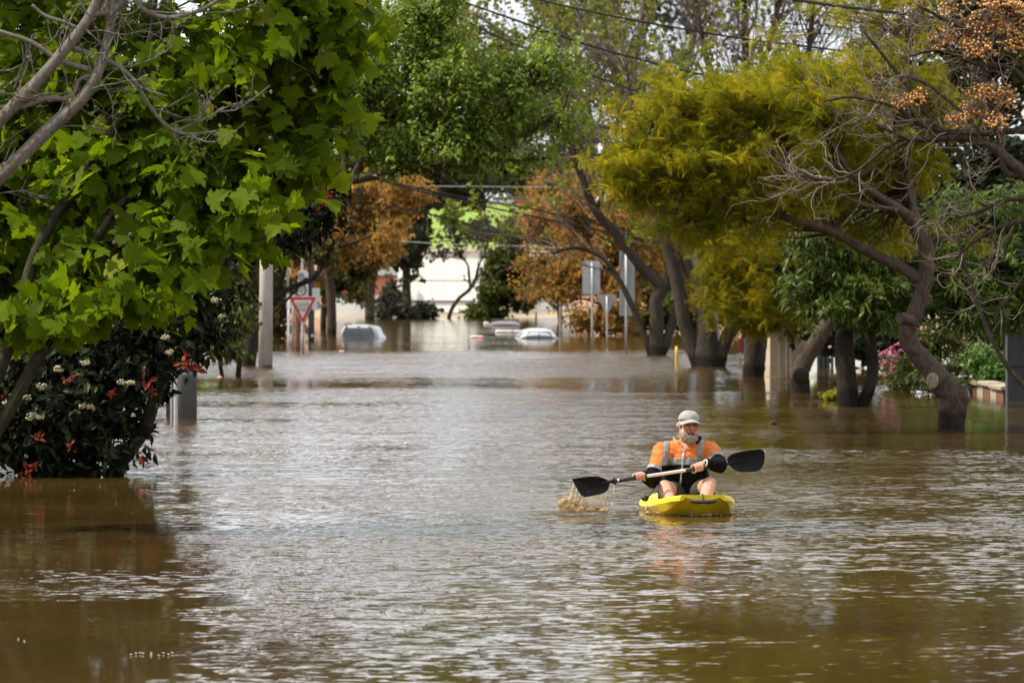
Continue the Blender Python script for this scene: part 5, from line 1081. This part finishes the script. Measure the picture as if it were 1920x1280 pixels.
# give way sign
D2=dw(660); gs=empty('give_way_sign',at(568,660,D2),'white and red triangular give way sign on a grey post','road sign')
m=MB(); tubes(m,np.linspace(at(568,665,D2+.06),at(568,555,D2+.06),4),np.full(4,.045),12,cap=True); m.build('post',M['steel'],gs)
def tri(k,y):   # rounded triangle, point down, scaled about its centre
    c=np.array([567.5,574.]); pts=np.array([(541,556.5),(594,556.5),(567.5,607.5)]); pts=c+(pts-c)*k; out=[]
    for i in range(3):
        p=pts[i]; a=pts[i-1]-p; b_=pts[(i+1)%3]-p; a=a/np.linalg.norm(a); b_=b_/np.linalg.norm(b_)
        for t in np.linspace(0,1,5): q0=p+a*4.0*k; q1=p+b_*4.0*k; out.append((1-t)**2*q0+2*t*(1-t)*p+t*t*q1)
    return np.array([at(x,yy,D2)+np.array([0,y,0]) for x,yy in out])
m=MB(); prism(m,tri(1.05,.0),(0,.012,0)); plt=m.build('plate',M['white'],gs)
m=MB(); prism(m,tri(.98,-.006),(0,.006,0)); m.build('red_border',M['sign_red'],plt)
m=MB(); prism(m,tri(.66,-.012),(0,.006,0)); text_add(m,'GIVE',.20,at(567.5,571.5,D2)+np.array([0,-.016,0]),mat=1); text_add(m,'WAY',.18,at(567.5,581,D2)+np.array([0,-.016,0]),mat=1); m.build('face',[M['white'],M['ink']],plt)
# school zone speed board behind it
D3=dw(655); sp=empty('speed_sign',at(551,655,D3),'white speed limit board with a ringed 40 half hidden behind the give way sign','road sign')
def panel(m,x0,y0,x1,y1,D,th=.02,mat=0,cut=0):
    P=[(x0+cut,y0),(x1-cut,y0),(x1,y0+cut),(x1,y1),(x0,y1),(x0,y0+cut)]; prism(m,[at(x,y,D) for x,y in P],(0,th,0),mat)
def ringm(m,px,py,r,w,D,mat=0):
    t=np.linspace(0,2*np.pi,33); c=at(px,py,D); tubes(m,np.array([c+np.array([r*math.cos(a),0,r*math.sin(a)]) for a in t]),np.full(33,w),6,mat=mat)
m=MB(); panel(m,558,506,578,559,D3,cut=5); panel(m,537,552,560,578,D3+.02)
ringm(m,562,543,.195,.024,D3-.012,1); text_add(m,'40',.26,at(561.5,543,D3)+np.array([0,-.012,0]),mat=2); ringm(m,564,518,.10,.014,D3-.012,1); text_add(m,'50',.12,at(564,518,D3)+np.array([0,-.012,0]),mat=1)
m.build('board',[M['white'],M['ink'],M['ink_brown']],sp)
m=MB(); tubes(m,np.linspace(at(541.5,662,D3+.06),at(541.5,560,D3+.06),4),np.full(4,.045),10,cap=True); m.build('post',M['white'],sp)
m=MB(); tubes(m,np.linspace(at(549,660,D3+.06),at(549,576,D3+.06),4),np.full(4,.05),10,cap=True); m.build('post',M['wood_tan'],sp)
post('timber_post',558,655,560,.10,M['wood_brown'],'red brown timber post behind the give way sign','post',dw(656))
dp=post('timber_pole',584,642,430,.115,M['wood_dark'],'dark weathered timber pole right of the give way sign','utility pole',dw(641),px1=583)
Dp2=dw(641)
m=MB(); panel(m,585.5,540,600,581,Dp2-.2,.02); panel(m,596,566,598.5,577,Dp2-.21,.008,1); m.build('notice_board',[M['white'],M['blue']],dp)
m=MB(); c=at(585,630,Dp2)-np.array([0,.15,0]); box(m,c,.14,.1,.22,bev=.01); box(m,c+np.array([.02,-.055,.02]),.09,.02,.1,mat=1); m.build('meter_box',[M['rubber'],M['white']],dp)
post('steel_pole',567,655,446,.045,M['steel_pale'],'slender pale pole rising behind the ringed speed board','pole',dw(648)+2)
post('steel_pole',539.5,640,440,.04,M['steel_pale'],'slender white pole left of the ringed speed board','pole',dw(640))
# blank backs of signs on the right
def back_sign(lab,px,yb,x0,y0,x1,y1,mat,pr_=.035,shape=None):
    D=dw(yb); r=empty('road_sign',at(px,yb,D),lab,'road sign'); m=MB(); tubes(m,np.linspace(at(px,yb+8,D),at(px,y0+3,D),4),np.full(4,pr_),10,cap=True); m.build('post',M['steel'],r)
    m=MB()
    if shape: prism(m,[at(x,y,D+.06) for x,y in shape],(0,.015,0))
    else:
        P=[(x0+3,y0),(x1-3,y0),(x1-.8,y0+.8),(x1,y0+3),(x1,y1-3),(x1-.8,y1-.8),(x1-3,y1),(x0+3,y1),(x0+.8,y1-.8),(x0,y1-3),(x0,y0+3),(x0+.8,y0+.8)]; prism(m,[at(x,y,D+.06) for x,y in P],(0,.015,0))
    m.build('board',mat,r)
    m=MB()
    for yy in (y0+(y1-y0)*.22,y0+(y1-y0)*.75): box(m,at(px,yy,D+.045),.16,.03,.035)
    m.build('bracket',M['steel'],r); return r
back_sign('blank grey back of a tall rectangular sign on a pale post',1110,653,1092,489,1125,551,M['sign_back'])
back_sign('grey back of a triangular sign low between two taller boards',1138,648,1120,552,1156,592,M['sign_back_dull'],.035,[(1119,552),(1157,552),(1138,594)])
rs=back_sign('large blank back of a sign board half hidden by branches',1174,660,1161,470,1190,592,M['sign_back_dull'],.04)
post('yellow_post',1268.5,690,649,.035,M['yellow_paint'],'short bright yellow post beside the V shaped tree','post',dw(689))
post('steel_post',1051,629,560,.06,M['steel'],'slim grey pole right of the sunken silver hatchback','post',dw(628))
post('steel_post',1005,610,585,.05,M['wood_dark'],'short dark post beyond the sunken silver hatchback','post',dw(606))

# ================================================================== sunken cars
def car(lab,name,px,yw,D,w,h,roof_w,mat,kind,yaw=0,L=2.3,zb=-.55):
    root=empty(name,at(px,yw,D),lab,'car'); R=np.array(Matrix.Rotation(yaw,3,'Z')); o=np.array([at(px,yw,D)[0],D,0])
    # loft of cross sections from the rear screen forward
    if kind=='wagon': ys=[0,.05,.12,.35,1.0,1.7,2.0,2.35,2.9]; hs=[.55,.80,.95,1,1.0,.97,.93,.62,.25]
    else: ys=[0,.12,.3,.6,1.0,1.4,1.8,2.2,2.7]; hs=[.28,.50,.74,.93,1,.98,.88,.6,.25]
    S=[]
    for y,k in zip(ys,hs):
        zt=h*k; wt=roof_w/2*(1 if k>.6 else 1+(.6-k)*.12); wb=w/2
        S.append([(-wb,zb),(-wb,min(0.02,zt*.5)),(-wt-.03,zt*.8),(-wt+.06,zt*.97),(-wt*.55,zt+.035),(0,zt+.05),(wt*.55,zt+.035),(wt-.06,zt*.97),(wt+.03,zt*.8),(wb,min(.02,zt*.5)),(wb,zb)])
    V=np.array([[o+R@np.array([x,y,z]) for x,z in s] for y,s in zip(ys,S)]); n,k,_=V.shape; i=np.arange(n*k).reshape(n,k)
    m=MB(); m.add(V.reshape(-1,3),np.stack([i[:-1,:-1],i[:-1,1:],i[1:,1:],i[1:,:-1]],-1).reshape(-1,4),smooth=False)
    m.Fc.append(i[0][::-1][None]); m.R.append(np.array([.5])); m.M.append(np.array([0])); m.S.append(np.array([False])); m.build('body',mat,root)
    g=MB()
    if kind=='wagon':
        P=[(-roof_w*.44,h*.82),(roof_w*.44,h*.82),(roof_w*.47,h*.55),(roof_w*.49,h*.18),(roof_w*.46,.03),(-roof_w*.46,.03),(-roof_w*.49,h*.18),(-roof_w*.47,h*.55)]
        rear=lambda x,z:o+R@np.array([x,.055*np.clip((z/h-.55)/.25,0,1)-.035,z])
    else:
        P=[(-roof_w*.40,h*.52),(roof_w*.40,h*.52),(roof_w*.46,h*.22),(roof_w*.46,.02),(-roof_w*.46,.02),(-roof_w*.46,h*.22)]
        rear=lambda x,z:o+R@np.array([x,.12*np.clip((z/h-.28)/.22,0,1)+.02*np.clip((z/h-.50)/.2,0,1)-.03,z])
    prism(g,[rear(x,z) for x,z in P],R@np.array([0,.008,0])); g.build('rear_window',M['glass'],root)
    for sg in (-1,1):
        g=MB(); y0,y1=(.3,1.9) if kind=='wagon' else (.5,1.9)
        q=[(y0,.05),(y1,.05),(y1-.25,h*.72),(y0+.08,h*.74)]
        prism(g,[o+R@np.array([sg*(w/2+.012-(w-roof_w)/2*min(1,max(0,(z-.02)/(h*.8)))+.012),y,z]) for y,z in q],R@np.array([-sg*.006,0,0])); g.build('side_window',M['glass'],root)
    return root,o,R
c1,o,R=car('white wagon sunk to its rear window on the left, roof rails showing','sunken_car',672,635.5,226.5,1.54,.53,1.28,M['car_white'],'wagon',-.10)
for sg in (-1,1):
    m=MB(); P=np.array([o+R@np.array([sg*.54,y,z]) for y,z in ((.25,.54),(.35,.60),(1.8,.595),(1.9,.52))]); tubes(m,catmull(P,10),np.full(10,.022),8,cap=True); m.build('roof_rail',M['rubber'],c1)
for x in (-.48,.0,.45):
    m=MB(); box(m,o+R@np.array([x,.05,.53-.05]),.07,.06,.05); m.build('hinge',M['rubber'],c1)
m=MB(); tubes(m,np.array([o+R@np.array([-.15,1.9,.50]),o+R@np.array([-.16,2.0,.75]),o+R@np.array([-.17,2.05,.8])]),np.full(3,.008),6,cap=True); m.build('aerial',M['rubber'],c1)
c2,o,R=car('silver hatchback sunk to its rear screen in mid street','sunken_car',1011.5,635.5,226.5,1.55,.39,1.16,M['car_white'],'hatch',.08)
m=MB(); box(m,o+R@np.array([-.02,-.06,.14]),.03,.03,.22); m.build('rear_wiper',M['rubber'],c2)
m=MB(); box(m,o+R@np.array([0,.20,.275]),.9,.10,.03); m.build('spoiler',M['car_white'],c2)
c3,o,R=car('grey car sunk to its roof rack furthest down the street','sunken_car',948,611,dw(611),1.62,.22,1.45,M['car_grey'],'hatch',.05)
for y in (.55,1.5):
    m=MB(); tubes(m,np.array([o+R@np.array([-.72,y,.16]),o+R@np.array([-.70,y,.33]),o+R@np.array([.70,y,.33]),o+R@np.array([.72,y,.16])]),np.full(4,.03),6,cap=True); m.build('roof_rack',M['rubber'],c3)
GW='white floats strung across the street'
for k,(px,wd) in enumerate([(935.5,.10),(942,.22),(955,.30),(970,.36),(984,.30)]):
    D=dw(624)-.5; m=MB(); c=at(px,620,D); c[2]=.05
    capsule(m,[c-np.array([wd*.75,0,0]),c+np.array([wd*.75,0,0])],[.09,.09] if k else [.10,.10],12)
    tag(m.build('float',M['foam_white'],None,c),'white float in the line of white floats left of the silver hatchback','float',GW)
p=at(894,631,dw(634)); p[2]=.04; m=MB()
for dx,cx_ in ((-.16,0),(.02,1),(.17,1)): ball(m,p+np.array([dx,0,0]),(.14,.1,.075),10,7,mat=cx_)
tag(m.build('float',[M['foam_white'],M['foam_pink']],None,p),'pink and white float drifting alone in mid street','float')
p=at(911,606,dw(608)); p[2]=.06; m=MB(); ball(m,p,(.14,.12,.09),10,7); ball(m,p+np.array([.1,0,-.01]),(.12,.1,.07),10,7); tag(m.build('float',M['foam_white'],None,p),'single small white float beside the sunken grey car','float')

# ================================================================== buildings and walls at the far end
def slab(m,x0,y0,x1,y1,D,depth,mat=0,ang=0):
    a,b_=at(x0,y0,D),at(x1,y1,D); c=(a+b_)/2; M_=np.array(Matrix.Rotation(ang,3,'Z')); box(m,c+M_@np.array([0,depth/2,0]),b_[0]-a[0],depth,a[2]-b_[2],ang,mat)
DB=436; wh=empty('warehouse',at(790,578,DB),'long white warehouse at the end of the street below the grassy hill','building')
m=MB(); slab(m,684,471,924,585,DB,14); m.build('wall',M['white_wall'],wh)
m=MB(); slab(m,681,468.5,927,471,DB-.25,14.5); m.build('roof',M['white'],wh)
m=MB(); slab(m,685,523.5,923,524.6,DB-.06,.05); 
for x in (700,728,756,784,812,840,868,896): slab(m,x,472,x+.5,562,DB-.03,.03)
m.build('cladding_seams',simple('seam_grey',(.73,.73,.70),.8,var=.05),wh)
m=MB(); slab(m,762,563,908,566.5,DB-.12,.1); m.build('base_rail',M['grey_roof'],wh)
m=MB(); slab(m,803,464,806,471,DB+2,.4); m.build('vent',M['white'],wh); wh.rotation_euler.z=math.radians(-30)
bh=empty('brick_house',at(685,585,398+8),'orange brick house with a white base left of the warehouse','house'); DH=408
m=MB(); slab(m,630,516,738,552,DH,9); m.build('wall',M['brick_wall'],bh)
m=MB(); slab(m,629,552,739,604,DH-.04,9.1); m.build('base_wall',M['white_wall'],bh)
m=MB(); slab(m,668,545,690,570,DH-.10,.2); gd=m.build('garage_door',M['grey_roof'],bh)
m=MB(); slab(m,668,540.5,690,544.5,DH-.14,.3); m.build('lintel',M['ink_brown'],gd)
m=MB(); prism(m,[at(x,y,DH-.4) for x,y in [(626,516),(742,516),(730,500),(640,500)]],(0,9.8,0)); m.build('roof',M['white'],bh)
m=MB(); prism(m,[at(x,y,404) for x,y in [(738,540),(742,538),(768,585),(736,592)]],(0,3,0)); tag(m.build('lean_to',M['grey_roof'],None,at(750,585,404)),'dark grey sloping lean-to roof against the left end of the warehouse','shed')
wl=empty('low_wall',at(960,585,415),'low sunlit sandstone wall right of the white warehouse','wall'); m=MB(); slab(m,905,566,1010,590,415,.5); m.build('wall_face',M['beige_light'],wl); m=MB(); slab(m,904,563.5,1011,566,414.9,.7); m.build('coping',M['stone'],wl)
# parked cars on the hill
def parked(lab,px,D,mat,side=False):
    z=np.interp(D,[800,900,1200],[13.2,15.2,16.5]); x=(px-960)/F*D; r=empty('parked_car',(x,D,z),lab,'car','cars parked at the top of the hill'); o=np.array([x,D,z+.05])
    Lc,Wc=(4.3,1.8) if side else (1.8,4.3)
    m=MB(); box(m,o+np.array([0,0,.62]),Lc,Wc,.62,bev=.16); m.build('body',mat,r)
    m=MB(); box(m,o+np.array([0,0,1.16]),Lc*(.55 if side else .82),Wc*(.82 if side else .5),.52,bev=.16); m.build('cabin',M['glass'],r)
    m=MB(); box(m,o+np.array([0,0,1.42]),Lc*(.45 if side else .7),Wc*(.7 if side else .42),.06,bev=.02); m.build('roof',mat,r)
    for a in (-.36,.36):
        for b_ in (-.42,.42):
            m=MB(); p=o+np.array([a*Lc,b_*Wc,.3]); ax=np.array([0,.1,0]) if side else np.array([.1,0,0]); tubes(m,np.array([p-ax,p,p+ax]),np.full(3,.31),12,cap=True); m.build('wheel',M['rubber'],r)
parked('white car parked at the hilltop, leftmost of the row',938,880,M['car_white'],True)
parked('dark blue car parked at the hilltop beside the white one',954,884,M['car_dark'])
parked('red car parked at the hilltop between dark ones',968,882,M['car_red'],True)
parked('black car parked at the hilltop, rightmost of the row',984,888,M['ink'],True)
# beige fence, blue grey posts, brick wall and slate pillar on the right
DF=dw(686); bf=empty('garage_wall',at(1475,686,DF),'beige panelled garage wall seen between the trunks','garage'); m=MB(); slab(m,1444,590,1512,700,DF,4); m.build('wall',M['beige'],bf)
for x in (1443.5,1459.5,1473.5,1481,1497):
    m=MB(); slab(m,x,592,x+2.4,698,DF-.05,.04); m.build('batten',M['beige_light'],bf)
for x in (1471,1478.5):
    m=MB(); slab(m,x,618,x+3.6,631,DF-.08,.05); m.build('window',M['glass'],bf)
m=MB(); slab(m,1442,583,1516,590,DF-.5,5); m.build('roof',M['grey_roof'],bf)
FP='blue grey pickets right of the garage'
for x in (1534,1542,1550,1558):
    m=MB(); slab(m,x,668,x+5,700,140,.08); tag(m.build('fence_picket',M['slate'] if x%16 else M['blue'],None,at(x+2,690,140)*np.array([1,1,0])),'dull blue grey picket standing in the water right of the beige garage','picket',FP)
for px,py,lab in [(1388,648,'dark red flag like banner hanging left of the pollard trunk'),(1439,648,'dark red banner hanging right of the pollard trunk')]:
    D=150; m=MB(); slab(m,px-4,py-14,px+4,py+12,D,.05); r=empty('banner',at(px,680,D)*np.array([1,1,0]),lab,'banner'); m.build('cloth',M['red_cloth'],r); m=MB(); tubes(m,np.array([at(px,py-16,D),at(px,py,D),at(px,690,D)])+np.array([0,.04,0]),np.full(3,.02),8,cap=True); m.build('pole',M['steel_pale'],r)
DWl=103; bw=empty('brick_wall',at(1845,742,DWl),'low brick wall with a pale stone coping running into the flood on the right','wall')
m=MB(); q0=np.array(at(1785,0,114)); q1=np.array(at(1893,0,101)); q0[2]=q1[2]=0
for k in range(9):
    a=q0+(q1-q0)*k/9; b_=q0+(q1-q0)*(k+.9)/9; c=(a+b_)/2; an=math.atan2((q1-q0)[1],(q1-q0)[0]); box(m,c+np.array([0,0,-.02]),np.linalg.norm(b_-a),.2,.36,an,mat=k%2)
m.build('brickwork',[M['brick_red'],M['stone']],bw)
for k in range(5):
    c=q0+(q1-q0)*(k+.5)/5; m=MB(); box(m,c+np.array([0,0,.21+.02*(k%2)]),np.linalg.norm(q1-q0)/5*.97,.32,.08,math.atan2((q1-q0)[1],(q1-q0)[0]),bev=.02); m.build('coping_stone',M['stone'],bw)
gp=empty('gate_pillar',at(1912,752,100),'dark slate gate pillar at the right edge','pillar'); m=MB(); slab(m,1889,622,1938,770,100,.45); m.build('shaft',M['slate'],gp); m=MB(); slab(m,1887,618,1940,622,99.95,.55); slab(m,1888,684,1939,685.2,99.985,.02); m.build('cap',M['slate'],gp)

# ================================================================== overhead wires
def wire(lab,pts,r=.013,mat='wire',n=40):
    P=np.array([at(a,b_,D) for a,b_,D in pts]); m=MB(); C=catmull(P,n); tubes(m,C,np.full(n,r*(1.45 if mat=='wire' else 1)),6); tag(m.build('power_line',M[mat],None,C[0]),lab,'power line','overhead wires')
wire('thick black wire crossing the top right corner above the berries',[(1200,-55,75),(1490,0,70),(1700,27,66),(1920,56,62),(2100,84,58)],.014)
wire('black wire running from the top middle down past the leafing trees',[(850,-45,105),(1010,0,104),(1130,27,102),(1240,48,101),(1400,74,100),(1540,91,99),(1900,140,97)],.013)
wire('black wire crossing the middle below the topmost middle wire',[(700,-45,108),(840,-5,107),(960,36,106),(1100,84,105),(1230,120,104),(1330,143,103),(1560,185,102)],.014)
wire('black wire dipping from the pear tree to the jacaranda',[(700,-60,112),(800,-2,110),(900,53,109),(1000,98,108),(1100,138,107),(1237,187,106),(1400,245,105)],.013)
wire('thin wire below the pear tree ending at the jacaranda, upper one',[(940,205,150),(1025,228,148),(1100,248,147),(1165,266,146),(1300,305,145)],.014)
wire('thin wire below the pear tree ending at the jacaranda, lower one',[(930,240,150),(1000,258,149),(1090,283,148),(1180,308,147),(1300,345,146)],.014)
wire('upper of the two dark wires crossing in front of the orange trees',[(680,325,205),(770,350,204),(880,373,203),(1000,392,202),(1120,420,201),(1260,446,200)],.024)
wire('lower of the two dark wires crossing in front of the orange trees',[(700,335,206),(800,362,205),(900,385,204),(1010,408,203),(1150,437,202),(1280,462,200)],.026)
wire('thin dark wire sagging across the hill and orange tree',[(660,373,240),(760,392,239),(860,414,238),(940,440,237),(1040,462,236)],.022)
wire('pale wire stretched level across the street above the hill',[(560,346,260),(690,348,259),(900,350,258),(1110,351,257),(1250,352,256)],.017,'wire_pale')
wire('pale wire stretched level above the white warehouse roof',[(600,447,300),(740,452,299),(850,458,298),(970,461,297),(1100,466,296)],.017,'wire_pale')
